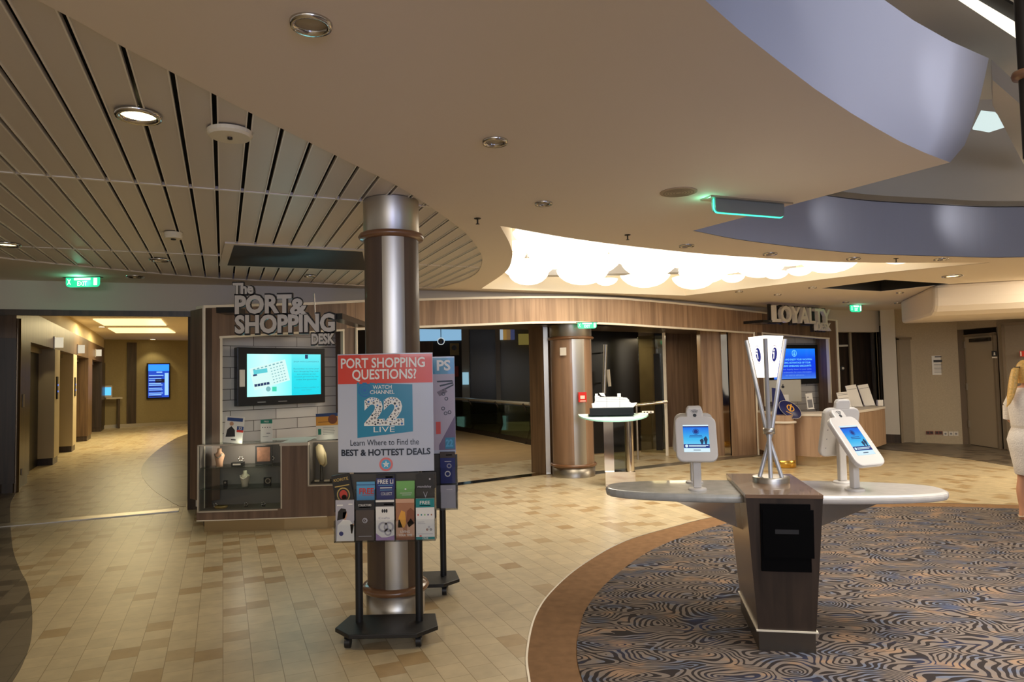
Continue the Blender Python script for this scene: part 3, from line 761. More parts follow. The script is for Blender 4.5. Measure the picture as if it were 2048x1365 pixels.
def downlight(px, py, r, label, lit=False, z=H, group='recessed downlights'):
    p = P(px, py, z)
    t = thing('downlight', label, 'downlight', p, 0, group)
    MB().lathe([(r * .72, .0), (r * .76, -.014), (r * .95, -.016), (r, -.004), (r, 0.0)], 24).build('ring', m_chrome, t)
    MB().lathe([(r * .74, -.004), (r * .70, .012), (r * .62, .02)], 20).build('reflector', m_cap if not lit else m_chrome, t)
    MB().lathe([(.001, -.002), (r * .66, -.001), (r * .72, 0)], 20).build('lens', m_lit if lit else m_lampface, t)
    return t
downlight(622, 46, .072, 'unlit round downlight nearest the camera, on the plain ceiling')
downlight(990, 282, .068, 'unlit round downlight in the middle of the plain ceiling')
downlight(1087, 406, .064, 'unlit round downlight on plain ceiling between column and blade sign')
for q in [(1373, 491), (1540, 507), (1707, 516.5), (1882, 518)]:
    downlight(*q, .075, 'unlit downlight in the ceiling strip along the light well', group='downlights along the light well')
for q in [(1478, 583), (1555, 589), (1625, 575), (1692, 604), (1795, 606), (1800, 585)]:
    downlight(*q, .06, 'small unlit downlight in the ceiling before the loyalty desk', group='downlights before the loyalty desk')
downlight(277, 230, .10, 'glowing round downlight among the ceiling slats at upper left', True, H + .006)
downlight(15, 489, .10, 'glowing downlight at the left edge of the slatted ceiling', True, H + .006)
downlight(1905, 552, .13, 'glowing downlight near the dark square ceiling opening', True)
downlight(320, 520, .10, 'unlit downlight between the slats near the left exit sign', z=H + .006)
downlight(270, 553, .10, 'unlit downlight in the plain edge right of the left exit sign')
downlight(620, 552, .07, 'small unlit downlight above the shopping desk sign', z=H + .006)
for q in [(277, 230), (15, 489), (1905, 552)]:
    p = P(*q, H - .05); light('downlight_beam', 'SPOT', p, (p.x, p.y, 0), 45, (1, .82, .5), .05, spot=110, blend=.7)

def ceiling_disc(name, px, py, r, h, label, cat, m, z=H, dot=None, grille=False):
    p = P(px, py, z); t = thing(name, label, cat, p)
    MB().lathe([(.001, -h), (r * .9, -h), (r, -h * .6), (r, 0)], 32, sm=False).build('cover', m, t)
    if dot: MB().lathe([(.001, -h - .012), (dot, -h - .01), (dot, -h)], 12).build('nozzle', m_cap, t)
    if grille:
        g = MB()
        for k in range(1, 6): g.lathe([(r * k / 6.5, -h - .001), (r * k / 6.5 + .006, -h - .001)], 24)
        g.build('grille', mat('grille_grey', (128, 112, 92), .6), t)
    return t
ceiling_disc('ceiling_plate', 460, 263, .105, .03, 'cream round plate with a dark centre hole on the slatted ceiling', 'ceiling plate', mat('cream_plastic', (226, 216, 190), .5), H + .006, .012)
ceiling_disc('smoke_detector', 347, 466, .07, .05, 'round white smoke detector on the slatted ceiling', 'smoke detector', mat('cream_plastic', (226, 216, 190)), H + .006, .02)
ceiling_disc('ceiling_speaker', 1357, 384, .125, .008, 'round flush grille of a ceiling speaker beside the hanging blade sign', 'speaker', mat('speaker_tan', (170, 150, 124), .7), H, None, True)
def sprinkler(px, py, label, group=None):
    t = thing('sprinkler', label, 'sprinkler', P(px, py, H), 0, group)
    t.scale = (.7, .7, .7); MB().lathe([(.04, 0), (.036, -.008), (.012, -.01)], 14).build('escutcheon', m_cap, t)
    MB().cyl((0, 0, -.01), (0, 0, -.06), .009, n=8).lathe([(.002, -.06), (.022, -.062), (.022, -.066), (.002, -.066)], 10).build('head', m_cap, t)
sprinkler(955, 437, 'bronze sprinkler head beside the left tip of the light well')
sprinkler(1792, 517, 'sprinkler head at the right end of the light well')
sprinkler(1833, 596, 'sprinkler head just left of the dropped ceiling duct')
sprinkler(1255, 470, 'tiny sprinkler head above the middle of the light well')
# dark recess panel among the slats
iq = [P(*q, H + .004) for q in [(468, 490), (725, 503), (732, 540), (455, 530)]]
def inset(pts, d):
    c = sum(pts, Vector()) / len(pts); return [(c + (p - c) * d) for p in pts]
ip = thing('ceiling_hatch', 'dark glossy rectangular ceiling panel framed in white beside the column', 'ceiling panel', sum(iq, Vector()) / 4)
cc = sum(iq, Vector()) / 4
MB().prism([(p.x - cc.x, p.y - cc.y) for p in inset(iq, 1.12)], -.004, .02).build('frame', m_slat, ip)
MB().prism([(p.x - cc.x, p.y - cc.y) for p in iq], -.007, .0).build('glass', mat('smoked_glass', (16, 14, 13), .5), ip)

# ================================================================== EXIT SIGNS
m_green = emit('exit_green', (40, 215, 150), 1.3)
m_exitw = emit('exit_white', (225, 255, 240), 1.6)
def exit_sign(px0, px1, py, Y, h, label, z=None, body='EXIT', rz=0.0):
    a, b = V(px0, py, Y), V(px1, py, Y)
    wd = (b - a).length; zt = z or a.z
    t = thing('exit_sign', label, 'exit sign', ((a.x + b.x) / 2, Y, zt), rz, 'hanging exit signs')
    MB().box(-wd / 2 - .02, wd / 2 + .02, -.04, .04, -.006, .0).build('mount', m_cap, t)
    rr = h * .35
    pl = [(-wd / 2, 0), (-wd / 2, -h + rr)] + [(-wd / 2 + rr - rr * math.cos(R(k)), -h + rr - rr * math.sin(R(k))) for k in (30, 60, 90)] + [(wd / 2 - rr + rr * math.sin(R(k)), -h + rr - rr * math.cos(R(k))) for k in (0, 30, 60, 90)] + [(wd / 2, 0)]
    Q = Matrix(((1, 0, 0, 0), (0, 0, 1, 0), (0, 1, 0, 0), (0, 0, 0, 1)))
    MB().prism(pl, -.012, .012, 0, Q).build('blade', m_green, t)
    MB().text(body, 0, -h * .86, h * .42, 0, w=wd * .3, y=-.014, align='C', off=.02).rect(-wd * .25, wd * .25, -h * .32, -h * .1, -.014).rect(wd * .34, wd * .45, -h * .85, -h * .12, -.014) \
        .text('X', -wd * .46, -h * .75, h * .55, 0, w=wd * .12, y=-.014, off=.02).build('lettering', m_exitw, t)
    light('exit_glow', 'POINT', ((a.x + b.x) / 2, Y - .1, zt - h * .5), (0, 0, 0), 1.2 if Y < 9 else .35, (.2, 1, .6), .04)
exit_sign(133, 199, 557, 7.78, .115, 'bright green exit sign at the lift lobby entrance', H)
exit_sign(1155, 1193, 645.5, 10.15, .095, 'green exit sign hanging under the wooden header near the steel column', 2.36)
exit_sign(1697, 1725, 606.5, 13.2, .14, 'small green exit sign right of the loyalty desk lettering', H, rz=R(20))
# the blade sign seen from the side
bA, bB = P(1425, 396, H), P(1562, 408, H)
bd = (bB - bA); bl_ = bd.length; ba = math.atan2(bd.y, bd.x)
t = thing('exit_sign', 'grey back of a hanging blade sign with a glowing green edge on the ceiling', 'exit sign', bA, ba)
MB().box(-.06, bl_ + .06, -.06, .06, -.012, 0).build('mount', m_steel, t, bev=.003)
hB = .105; rr = .03
pl = [(0, -.012), (0, -hB + rr)] + [(rr - rr * math.cos(R(k)), -hB + rr - rr * math.sin(R(k))) for k in (30, 60, 90)] + [(bl_ - rr + rr * math.sin(R(k)), -hB + rr - rr * math.cos(R(k))) for k in (0, 30, 60, 90)] + [(bl_, -.012)]
Q = Matrix(((1, 0, 0, 0), (0, 0, 1, 0), (0, 1, 0, 0), (0, 0, 0, 1)))
MB().prism(pl, -.03, .012, 0, Q).build('blade', mat('blade_grey', (112, 116, 116), .4), t)
e_ = [(p[0] - (.004 if p[0] < .05 else 0), -.016, p[1] - (.004 if p[1] < -.06 else 0)) for p in pl[:8]]
MB().tube(e_, .0055, 6).build('lit_edge', emit('edge_green', (70, 245, 190), 2.0), t)
light('exit_glow', 'POINT', bA + Vector((-.05, -.02, -.06)), (0, 0, 0), .5, (.2, 1, .6), .02)

# ================================================================== COLUMNS
m_colwood = wood('column_wood', (74, 58, 46), (98, 78, 62), 0.5, (10, 10, .5), coat=.1)
m_colwood2 = wood('column_wood_light', (122, 94, 72), (150, 118, 92), 0.32, (8, 8, .5), coat=.3)
m_ring = mat('ring_wood', (122, 84, 56), .3, coat=.5)
def column(x, y, r, zt, label, a0, a1, wood_m, zc0, zr):
    t = thing('column', label, 'column', (x, y, 0))
    MB().lathe([(r, .16), (r, zr)], 48).build('shaft', wood_m, t)
    MB().lathe([(r + .003, .16), (r + .003, zr)], 16, a0=a0, a1=a1).build('steel_panel', m_steel, t)
    MB().lathe([(r + .01, 0), (r + .01, .16), (r - .01, .165)], 48).build('base_sleeve', m_steel, t)
    MB().lathe([(r, zr), (r + .006, zr + .01), (r + .006, zt)], 48).build('cap', m_steel, t)
    for z in (.18, zr + .0): MB().lathe([(r, z - .025), (r + .03, z - .02), (r + .042, z), (r + .03, z + .02), (r, z + .025)], 48).build('ring', m_ring, t)
    return t
column(-.83, 4.74, .187, H + .01, 'tall round column in dark wood with a steel strip behind the poster stand', R(-100), R(-54), m_colwood, 0, 2.575)
column(.93, 10.82, .325, 2.37, 'thick round column of lighter wood and steel beside the glass doors', R(-92), R(-57), m_colwood2, 0, 2.155)
tag(MB().prism([(-.05, 0), (.05, 0), (.05, .01), (-.05, .01)], 0, .12).build('notice', m_white, loc=(.78, 10.48, 1.88), rot=(0, 0, R(-24))), 'small white notice on the wooden face of the farther column', 'notice')
fs = thing('fire_sign', 'small red square sign with white mark on the farther steel column', 'sign', (1.06, 10.46, 1.16), R(12))
MB().box(-.065, .065, 0, .008, 0, .15).build('plate', mat('sign_red', (200, 40, 34), .4), fs)
MB().rect(-.035, .035, .05, .1, -.001).rect(-.04, .05, .01, .025, -.001).build('pictogram', m_white, fs)

# ================================================================== LIFT LOBBY
LP = lambda x, y, z: LM @ Vector((x, y, z))
LR = (0, 0, LANG)
def lobby_thing(name, label, cat, x, y, z=0, group=None): return thing(name, label, cat, LP(x, y, z), LANG, group)
pil = [(lt(31), lt(60), m_dark), (lt(109), lt(119), mat('pier_cream', (212, 198, 168), .6)), (lt(146), lt(153), mat('pier_cream', (212, 198, 168))), (lt(176), lt(184), m_lobby), (lt(203), lt(210), m_dark)]
for i, (x0, x1, m) in enumerate(pil):
    o = struct('wall_lobby_pier', MB().box(x0, x1, 0, .9, .14, 2.3).box(x0 + .02, x1 - .02, .02, .9, 0, .14, 1), [m, m_dark]); o.matrix_world = LM
for i, ((_, a, _m), (b, _, _m2)) in enumerate(zip(pil, pil[1:])):
    o = struct('door_%d' % (i + 4), MB().box(a, (a + b) / 2 - .01, .27, .32, 0, 2.2).box((a + b) / 2 + .01, b, .27, .32, 0, 2.2).box(a, b, .22, .34, 2.2, 2.3, 1), [mat('lift_door', (30, 31, 35), .35, .2), m_steel]); o.matrix_world = LM
for i, (px, nm) in enumerate(((88, 'nearest'), (148, 'middle'), (187, 'farthest'))):
    x = lt(px + (18, 5, 3)[i])
    z = (1.6 + (768 - (686, 700, 708)[i]) / 1365 * LP(x, -.1, 0).y)
    t = lobby_thing('lift_lantern', nm + ' white lift lantern box above the lobby lift doors', 'lantern', x, 0, z, 'lift lanterns')
    MB().box(-.02, .02, -.16, 0, -.09, .11).build('lamp_box', emit('lantern_white', (240, 226, 196), .8), t)
    MB().box(-.03, .03, -.02, -.0, -.12, .13).build('back_plate', m_steel, t)
for i, (a, nm) in enumerate(((lt(113), 'nearer'), (lt(149), 'farther'))):
    t = lobby_thing('call_panel', nm + ' tall black lift call panel on a pale lobby pier', 'call panel', a, 0, 1.3, 'lift call panels')
    MB().box(-.07, .07, -.02, 0, 0, .45).build('plate', m_black, t)
    MB().cyl((0, -.02, .15), (0, -.03, .15), .02, n=10).cyl((0, -.02, .28), (0, -.03, .28), .02, n=10).build('button', emit('button_blue', (80, 130, 255), 1), t)
t = lobby_thing('wall_plate', 'small white wall plate at mid height on the first dark lobby pier', 'wall plate', lt(46), 0, 1.35); MB().box(-.05, .05, -.012, 0, -.1, .1).build('plate', m_white, t)
t = lobby_thing('socket', 'white socket low on the first lobby pier', 'socket', lt(45), 0, .25); MB().box(-.04, .04, -.012, 0, -.05, .05).build('plate', m_white, t)
p = V(10, 957, 9.45)
t = thing('socket', 'white double socket low on the dark wall at the left edge', 'socket', (LO.x - .44, LO.y - .55, .27), R(45)); MB().box(-.07, .07, -.012, .02, -.05, .05).build('plate', m_white, t)
def back_pt(px, py): return hit(px, py, [bkA, bkB])
s0_, s1_, st_, sb_ = back_pt(293, 760), back_pt(339, 760), back_pt(316, 727), back_pt(316, 798)
ban = math.atan2(bkB.y - bkA.y, bkB.x - bkA.x)
t = thing('wall_screen', 'tall portrait screen glowing blue on the far lobby wall', 'screen', ((s0_.x + s1_.x) / 2 + .05, (s0_.y + s1_.y) / 2 - .08, sb_.z), ban)
sw, sh = (s1_ - s0_).length / 2, st_.z - sb_.z
MB().box(-sw, sw, -.06, .04, 0, sh).build('bezel', m_black, t)
pm = MB().rect(-sw * .9, sw * .9, sh * .04, sh * .97, -.065, 0).rect(-sw * .9, sw * .9, sh * .78, sh * .96, -.07, 1).rect(sw * .52, sw * .85, sh * .1, sh * .72, -.07, 2)
for k in range(14): pm.rect(-sw * .85, sw * (.2 + .25 * random.random()), sh * (.06 + .045 * k), sh * (.08 + .045 * k), -.07, 2 if k % 3 else 3)
pm.rect(-sw * .3, sw * .5, sh * .45, sh * .55, -.07, 3).rect(-sw * .2, sw * .3, sh * .73, sh * .76, -.07, 2).build('display', [emit('lob_blue', (20, 70, 190), 1.2), emit('lob_sky', (40, 140, 255), 1.4), emit('lob_pale', (150, 200, 255), 1.2), emit('lob_navy', (8, 16, 60), .6)], t)
tb = back_pt(218, 790)
t = thing('console_table', 'small pale console table against the far lobby wall', 'table', (tb.x + .30, tb.y - .3, 0), ban)
zt = 1.6 + (764 - 793) / 1365 * (tb.y - .4)
MB().box(-.22, .28, -.2, .2, zt - .05, zt).build('tabletop', m_white, t); MB().box(.15, .22, -.1, .2, 0, zt - .05).build('leg', m_dark, t)
t = thing('tablet', 'small glowing tablet on the lobby console table', 'tablet', (tb.x + .18, tb.y - .42, zt), ban)
MB().box(-.16, .16, -.02, .02, 0, .42).build('shell', m_white, t, bev=.02); MB().rect(-.12, .12, .08, .36, -.025).build('display', emit('tab_blue', (90, 190, 255), 1.3), t)
for px in (100, 122, 170):
    x = lt(px); q = LP(x, -.35, LZ - .03)
    light('lobby_spot', 'SPOT', q, LP(x, .1, .5), 22, (1, .8, .42), .04, spot=70, blend=.6)
for px, nm in ((65, 'nearest the entrance'), (120, 'second from the entrance'), (172, 'third from the entrance')):
    q = LP(lt(px), -.35, LZ); t = thing('downlight', 'glowing spot in the lobby ceiling beside the lifts, ' + nm, 'downlight', q, 0, 'lobby spots')
    MB().lathe([(.001, -.004), (.08, -.004)], 14).build('lens', m_lit, t); MB().lathe([(.08, -.008), (.1, -.008), (.1, 0)], 14).build('ring', m_chrome, t)
qd = P(309, 676, LZ); qd = Vector((back_pt(309, 700).x + .2, back_pt(309, 700).y - .5, LZ))
t = thing('downlight', 'lit spot above the portrait screen at the end of the lobby', 'downlight', qd); MB().lathe([(.001, -.004), (.1, -.004)], 14).build('lens', m_lit, t); MB().lathe([(.1, -.008), (.12, -.008), (.12, 0)], 14).build('ring', m_chrome, t)
light('lobby_end_spot', 'SPOT', qd + Vector((0, 0, -.05)), (qd.x, qd.y + .6, 0), 30, (1, .85, .5), .05, spot=90)

# ================================================================== FOYER FURNISHINGS
def px_box(name, px0, px1, py0, py1, Y, th, mats, label, cat, mi=0, group=None):
    a, b = V(px0, py1, Y), V(px1, py0, Y)
    o = MB().box(a.x, b.x, Y, Y + th, a.z, b.z, mi).build(name, mats)
    return tag(o, label, cat, group)
px_box('lit_fascia', 838, 926, 655, 682, 24.5, .3, emit('fascia_blue', (150, 200, 236), .75), 'pale blue lit band above the shop seen through the glass', 'shop fascia')
m_shop = wood('shop_wood', (92, 62, 40), (124, 86, 56), .4)
px_box('storefront', 838, 926, 682, 860, 24.6, .3, mat('shop_dark', (40, 26, 22), .5), 'dark shop front beyond the foyer balustrade', 'shop front')
px_box('shop_post', 842, 866, 684, 860, 24.4, .15, m_shop, 'wooden post at the left of the dark shop front', 'post')
px_box('picture', 900, 917, 687, 711, 24.4, .21, [mat('cream_card', (190, 164, 112), .6)], 'cream picture with a dark round motif on the shop front', 'picture')
pc = V(908.5, 696, 24.38); MB().disc(0, 0, .09, -.01).build('motif', m_fdark, bpy.data.objects['picture'], loc=(pc.x, 24.39, pc.z))
q = V(882, 683, 24.0)
t = thing('hanging_sign', 'round white-ringed sign with a blue emblem hanging before the shop', 'sign', (q.x, q.y, q.z))
MB().disc(0, 0, .13, 0, 0, 24, r0=.105).build('ring', emit('ring_white', (230, 240, 240), .7), t); MB().cyl((0, .012, .1), (0, .012, 3.35 - q.z), .012, n=6).build('hanger', m_cap, t); MB().disc(0, 0, .1, .01, 0).build('face', mat('emblem_blue', (60, 90, 150), .4), t); MB().rect(-.02, .02, -.1, .1, -.01).rect(-.09, .09, .03, .06, -.01).build('emblem', m_white, t)
for i, (px0, px1, py0, py1, Y) in enumerate(((914, 928, 834, 862, 20.9), (1003, 1012, 832, 861, 18.5), (925, 937, 745, 770, 21.9))):
    px_box('light_box', px0, px1, py0, py1, Y, .06, emit('lightbox_blue', (150, 196, 214), .8), ['pale blue glowing box on the floor left behind the balustrade', 'pale blue glowing box right behind the balustrade', 'small pale blue light on the grey pier behind glass'][i], 'light box')
px_box('light_box', 1037, 1060, 668, 690, 22.45, .15, emit('lightbox_olive', (140, 124, 60), .5), 'olive lit panel high up behind the foyer glass', 'light box')
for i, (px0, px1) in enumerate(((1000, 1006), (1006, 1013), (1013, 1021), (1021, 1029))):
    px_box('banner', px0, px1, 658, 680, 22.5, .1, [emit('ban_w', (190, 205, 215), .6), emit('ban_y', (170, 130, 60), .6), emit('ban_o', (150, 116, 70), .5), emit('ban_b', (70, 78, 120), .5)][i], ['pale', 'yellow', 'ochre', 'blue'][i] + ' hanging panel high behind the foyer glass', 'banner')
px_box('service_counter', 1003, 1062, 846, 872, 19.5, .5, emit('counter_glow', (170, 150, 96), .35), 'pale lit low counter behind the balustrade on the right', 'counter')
px_box('red_stand', 903, 916, 733, 754, 24.3, .31, mat('shop_red', (170, 50, 40), .5), 'small red sign beside the dark shop entrance', 'sign')
# curved glass balustrade with handrail
bal = [(p.x, p.y) for p in spline([tuple(G(870, 853))[:2], tuple(G(905, 860))[:2], tuple(G(950, 868))[:2], tuple(G(1005, 879))[:2], tuple(G(1062, 891))[:2]], 6)]
t = thing('balustrade', 'glass balustrade with steel handrail across the foyer', 'balustrade', (bal[0][0], bal[0][1], 0))
ox, oy = bal[0]
bl2 = [(x - ox, y - oy) for x, y in bal]
MB().strip(bl2, .12, .86, .02).build('glass_panel', glass('rail_glass', (200, 210, 190)), t)
MB().tube([(x, y, .93) for x, y in bl2], .04, 8).build('handrail', mat('rail_bright', (226, 220, 204), .25, .6), t)
MB().strip(bl2, 0, .12, .06).build('kerb', m_cap, t)
for k in (6, 12, 18, 24): MB().tube([(bl2[k - 1][0], bl2[k - 1][1], 0), (bl2[k - 1][0] + .12, bl2[k - 1][1] - .04, .35), (bl2[k - 1][0] + .1, bl2[k - 1][1] - .03, .65), (bl2[k - 1][0] - .05, bl2[k - 1][1], .93)], .025, 6).build('post', m_cap, t)
# second rail and door leaf behind the right opening
h0, h1 = V(1262, 812, 12.6), V(1334, 804, 12.9)
t = thing('handrail', 'steel handrail behind the ship model, ending at the glass door', 'handrail', (h0.x, h0.y, 0))
MB().tube([(0, 0, h0.z), (h1.x - h0.x, h1.y - h0.y, h1.z)], .03, 8).build('rail', m_mirror, t); MB().cyl((.1, 0, 0), (.1, 0, h0.z), .02, n=8).build('post', m_steel, t)
ga, gb = V(1279, 800, 13.3), V(1334, 800, 13.1)
t = thing('glass_door', 'framed glass door leaf with dark vertical pull behind the ship model', 'door', (ga.x, ga.y, 0), math.atan2(gb.y - ga.y, gb.x - ga.x))
wd = (gb - ga).length
MB().box(0, wd, -.005, .005, .05, 2.3).build('pane', glass('door_glass', (215, 215, 200)), t)
MB().box(wd - .05, wd, -.03, .03, 0, 2.35).build('frame', m_trim, t); MB().box(wd - .22, wd - .1, -.06, -.03, .1, 1.95).build('pull', m_fdark, t)
q = V(1207, 740, 13.3)
t = thing('door_pull', 'tall steel pull rail on the black foyer door', 'handle', (q.x, q.y, 0)); MB().cyl((0, 0, 1.2), (.05, 0, 2.15), .04, n=8).build('bar', m_steel, t); MB().cyl((0, .0, 1.4), (0, .38, 1.4), .015, n=6).cyl((.03, 0, 2.0), (.03, .38, 2.0), .015, n=6).build('bracket', m_steel, t)
q = V(1219, 755, 13.4); tag(MB().cyl((0, 0, 0), (-.03, 0, .33), .03, .04, n=8).build('door_lever', m_trim, loc=(q.x, q.y, q.z - .18)), 'pale curved grip on the black foyer door', 'handle')
light('foyer_inner', 'AREA', (-1.5, 14.5, 2.55), (-1.5, 14.5, 0), 85, (1, .85, .62), 4, 3)
light('foyer_inner_right', 'AREA', (3.1, 13.6, 2.3), (3.1, 13.6, 0), 16, (1, .8, .5), .8, .6)

# ================================================================== PORT AND SHOPPING DESK
PD = Vector((-3.36, 7.27, 0)); PDA = R(4.0)
desk = thing('service_desk', 'wood-fronted shopping desk with built-in display cases under the wall screen', 'desk', PD, PDA)
MB().prism([(.0, .0), (.9, -.015), (1.35, .0), (1.62, .06), (1.74, .3), (1.74, .85), (.55, .6)], .13, .23).prism([(.88, -.012), (1.155, -.008), (1.155, .8), (.88, .65)], .23, .89).prism([(1.155, -.006), (1.35, .0), (1.62, .06), (1.78, .3), (1.8, .9), (1.155, .8)], .23, .46).build('body', m_desk, desk)
MB().prism([(.86, -.02), (1.17, -.02), (1.17, .4), (1.72, .5), (1.74, .85), (.6, .60), (.5, .38), (.86, .38)], .89, .925).build('worktop', m_white, desk, bev=.006)
MB().prism([(.06, .05), (.9, .02), (1.35, .04), (1.6, .12), (1.74, .4), (1.74, .8), (.5, .5)], .0, .13).build('plinth', mat('plinth_steel', (176, 156, 120), .3, .8), desk)
MB().prism([(.0, -.006), (.9, -.021), (1.35, -.006), (1.35, .0), (.9, -.015), (.0, 0)], .125, .135).build('kick_strip', m_trim, desk)
m_casein = mat('case_lining', (128, 120, 114), .7); m_cg = glass('case_glass', (238, 240, 236), .08); m_edge = mat('case_edge', (205, 196, 180), .3, .3)
def case(x0, x1, z0, z1, d, label, shelves):
    q = PD + Vector((x0 * math.cos(PDA), x0 * math.sin(PDA), z0)); W_, Hh = x1 - x0, z1 - z0
    t = thing('display_case', label, 'display case', q, PDA)
    MB().box(.01, W_ - .01, d - .02, d, .01, Hh - .01).box(.01, W_ - .01, 0.01, d, .005, .02).box(.008, .02, .01, d, .02, Hh).box(W_ - .02, W_ - .008, .01, d, .02, Hh).build('lining', m_casein, t)
    MB().rect(.012, W_ - .012, .012, Hh - .01, .0).build('front_glass', m_cg, t)
    MB().box(0, W_, -.012, d, Hh - .012, Hh).build('top_glass', glass('top_glass', (226, 232, 226), .2), t)
    MB().box(0, .014, -.014, .0, 0, Hh).box(W_ - .014, W_, -.014, 0, 0, Hh).box(0, W_, -.014, 0, 0, .014).box(0, W_, -.014, 0, Hh - .014, Hh).build('frame', m_edge, t)
    for z in shelves: MB().box(.02, W_ - .02, .01, d - .02, z - .004, z + .004).build('shelf', glass('shelf_glass', (222, 232, 226), .25), t)
    return t
case(.01, .885, .215, .925, .34, 'large glass display case with jewellery at the left of the shopping desk', (.235, .46))
case(1.155, 1.60, .455, .935, .3, 'smaller glass display case with a necklace at the right of the shopping desk', ())
light('case_light', 'POINT', PD + Vector((.45, .1, .86)), (0, 0, 0), 3.6, (1, .9, .75), .03)
light('case_light', 'POINT', PD + Vector((1.35, .1, .88)), (0, 0, 0), 1.2, (1, .9, .75), .03)
def DL(x, y, z): return PD + Vector((x * math.cos(PDA) - y * math.sin(PDA), x * math.sin(PDA) + y * math.cos(PDA), z))
def dthing(name, label, cat, px, py, y, z, group=None):
    """standing at local depth y on a shelf at height z, under the sight line of column px"""
    d = ray(px, py); c_, s_ = math.cos(PDA), math.sin(PDA)
    t = (y + (PD.y * c_ - PD.x * s_)) / (d.y * c_ - d.x * s_)
    return thing(name, label, cat, (d.x * t, d.y * t, z), PDA, group)
def bust(t, m, h, mj):
    MB().lathe([(.001, h), (.02, h), (.022, h * .82), (.045, h * .7), (.052, h * .6), (.034, h * .2), (.034, 0), (.001, 0)], 16).build('stand', m, t)
    MB().tube([(-.04, -.036, h * .74), (-.03, -.05, h * .6), (0, -.057, h * .5), (.03, -.05, h * .6), (.04, -.036, h * .74)], .006, 6).build('necklace', mj, t)
zb, zs1, zs2 = .237, .456, .681
t = dthing('necklace_bust', 'pinkish necklace bust with silver chain on the top shelf of the large case', 'jewellery bust', 439, 915, .1, zs2); bust(t, mat('bust_pink', (206, 160, 128), .6), .19, m_chrome)
t = dthing('necklace_bust', 'ivory necklace bust in the middle of the large display case', 'jewellery bust', 490, 955, .12, zs1); bust(t, mat('bust_ivory', (216, 204, 180), .6), .17, m_trim)
t = dthing('framed_picture', 'black frame with a brown leather picture in the large display case', 'frame', 528, 915, .2, zs2)
MB().box(-.09, .09, -.015, .0, 0, .2).build('frame', m_black, t); MB().rect(-.07, .07, .03, .185, -.018).build('picture', mat('leather', (136, 94, 70), .7, noise=.2, scale=30), t)
t = dthing('watch_box', 'low black box with a white bar on the top shelf of the large case', 'box', 476, 934, .1, zs2); MB().box(-.06, .06, -.04, .04, 0, .04).build('box', m_black, t); MB().box(-.04, .04, -.045, -.04, .012, .028).build('bar', m_white, t)
t = dthing('pendant_stand', 'tiny black pendant stand on the lower left shelf of the large case', 'jewellery stand', 451, 968, .12, zs1); MB().box(-.02, .02, -.01, .01, 0, .07).build('stand', m_black, t); MB().disc(0, .05, .012, -.012).build('pendant', m_chrome, t)
t = dthing('watch', 'round watch on a small dark stand at the right of the large case', 'watch', 535, 963, .12, zs1); MB().box(-.035, .035, -.02, .02, 0, .09).build('stand', m_black, t); MB().disc(.01, .055, .03, -.024, r0=.02).build('watch_case', m_chrome, t); MB().disc(.01, .055, .018, -.023).build('dial', m_cap, t)
t = dthing('gold_slipper', 'golden slipper-shaped ornament on the floor of the large case', 'ornament', 442, 1003, .08, zb); MB().lathe([(.001, .0), (.05, .0), (.07, .02), (.06, .03), (.035, .02)], 16).build('sole', mat('gold', (196, 166, 100), .35, .6), t).scale = (1.1, .5, 1); MB().lathe([(.001, .022), (.04, .022)], 12).build('lining', m_black, t).scale = (1, .4, 1.2)
for px, py, lb in ((431, 985, 'left'), (492, 1000, 'middle'), (527, 1000, 'right')):
    t = dthing('brooch', 'silver brooch cluster at the ' + lb + ' of the case floor', 'brooch', px, py, .12, zb, 'silver brooches')
    m_ = MB()
    for k in range(5): a = k * 1.256; m_.lathe([(.001, -.01), (.01, 0), (.001, .01)], 8, (.018 * math.cos(a), 0, .03 + .018 * math.sin(a)))
    m_.build('petals', m_chrome, t); MB().box(-.015, .015, -.01, .01, 0, .014).build('foot', m_black, t)
for px, py, z, lb in ((482, 918, zs2 + .07, 'silver flower ornament behind the black watch box'), (544, 925, zs2, 'small silver charm right of the framed leather picture')):
    t = dthing('charm', lb, 'ornament', px, py, .2, z if z == zs2 else zs2)
    m_ = MB()
    for k in range(6): a = k * 1.047; m_.lathe([(.001, -.012), (.014, 0), (.001, .012)], 8, (.022 * math.cos(a), 0, .06 + .022 * math.sin(a)))
    m_.build('petals', m_chrome, t); MB().cyl((0, 0, 0), (0, 0, .04), .006, n=6).build('stem', m_chrome, t)
t = dthing('necklace_display', 'cream oval necklace display leaning in the smaller case', 'jewellery bust', 643, 930, .12, .475)
Mx = Matrix.Translation((0, 0, .29)) @ Matrix.Rotation(R(-14), 4, 'Y')
MB().lathe([(.001, -.05), (.05, -.04), (.07, 0), (.05, .04), (.001, .05)], 20, M=Mx @ Matrix.Diagonal((.8, .35, 2.6, 1))).build('display', mat('bust_cream', (206, 190, 150), .6), t)
MB().lathe([(.045, -.004), (.05, 0), (.045, .004)], 20, M=Mx @ Matrix.Translation((0, -.02, -.02)) @ Matrix.Rotation(R(80), 4, 'X') @ Matrix.Diagonal((.8, 1.8, 1, 1))).build('necklace', mat('gold', (196, 166, 100)), t)
MB().lathe([(.001, 0), (.06, 0), (.06, .016), (.02, .02), (.015, .2), (.001, .2)], 16).build('stand', m_fdark, t)
t = dthing('watch_tray', 'dark tray of watches at the bottom of the smaller case', 'tray', 655, 966, .12, .475); MB().box(-.16, .16, -.08, .08, 0, .02).build('tray', m_black, t); MB().box(-.12, -.07, -.085, -.05, .02, .04).box(-.02, .04, -.085, -.05, .02, .04).build('watches', m_chrome, t)
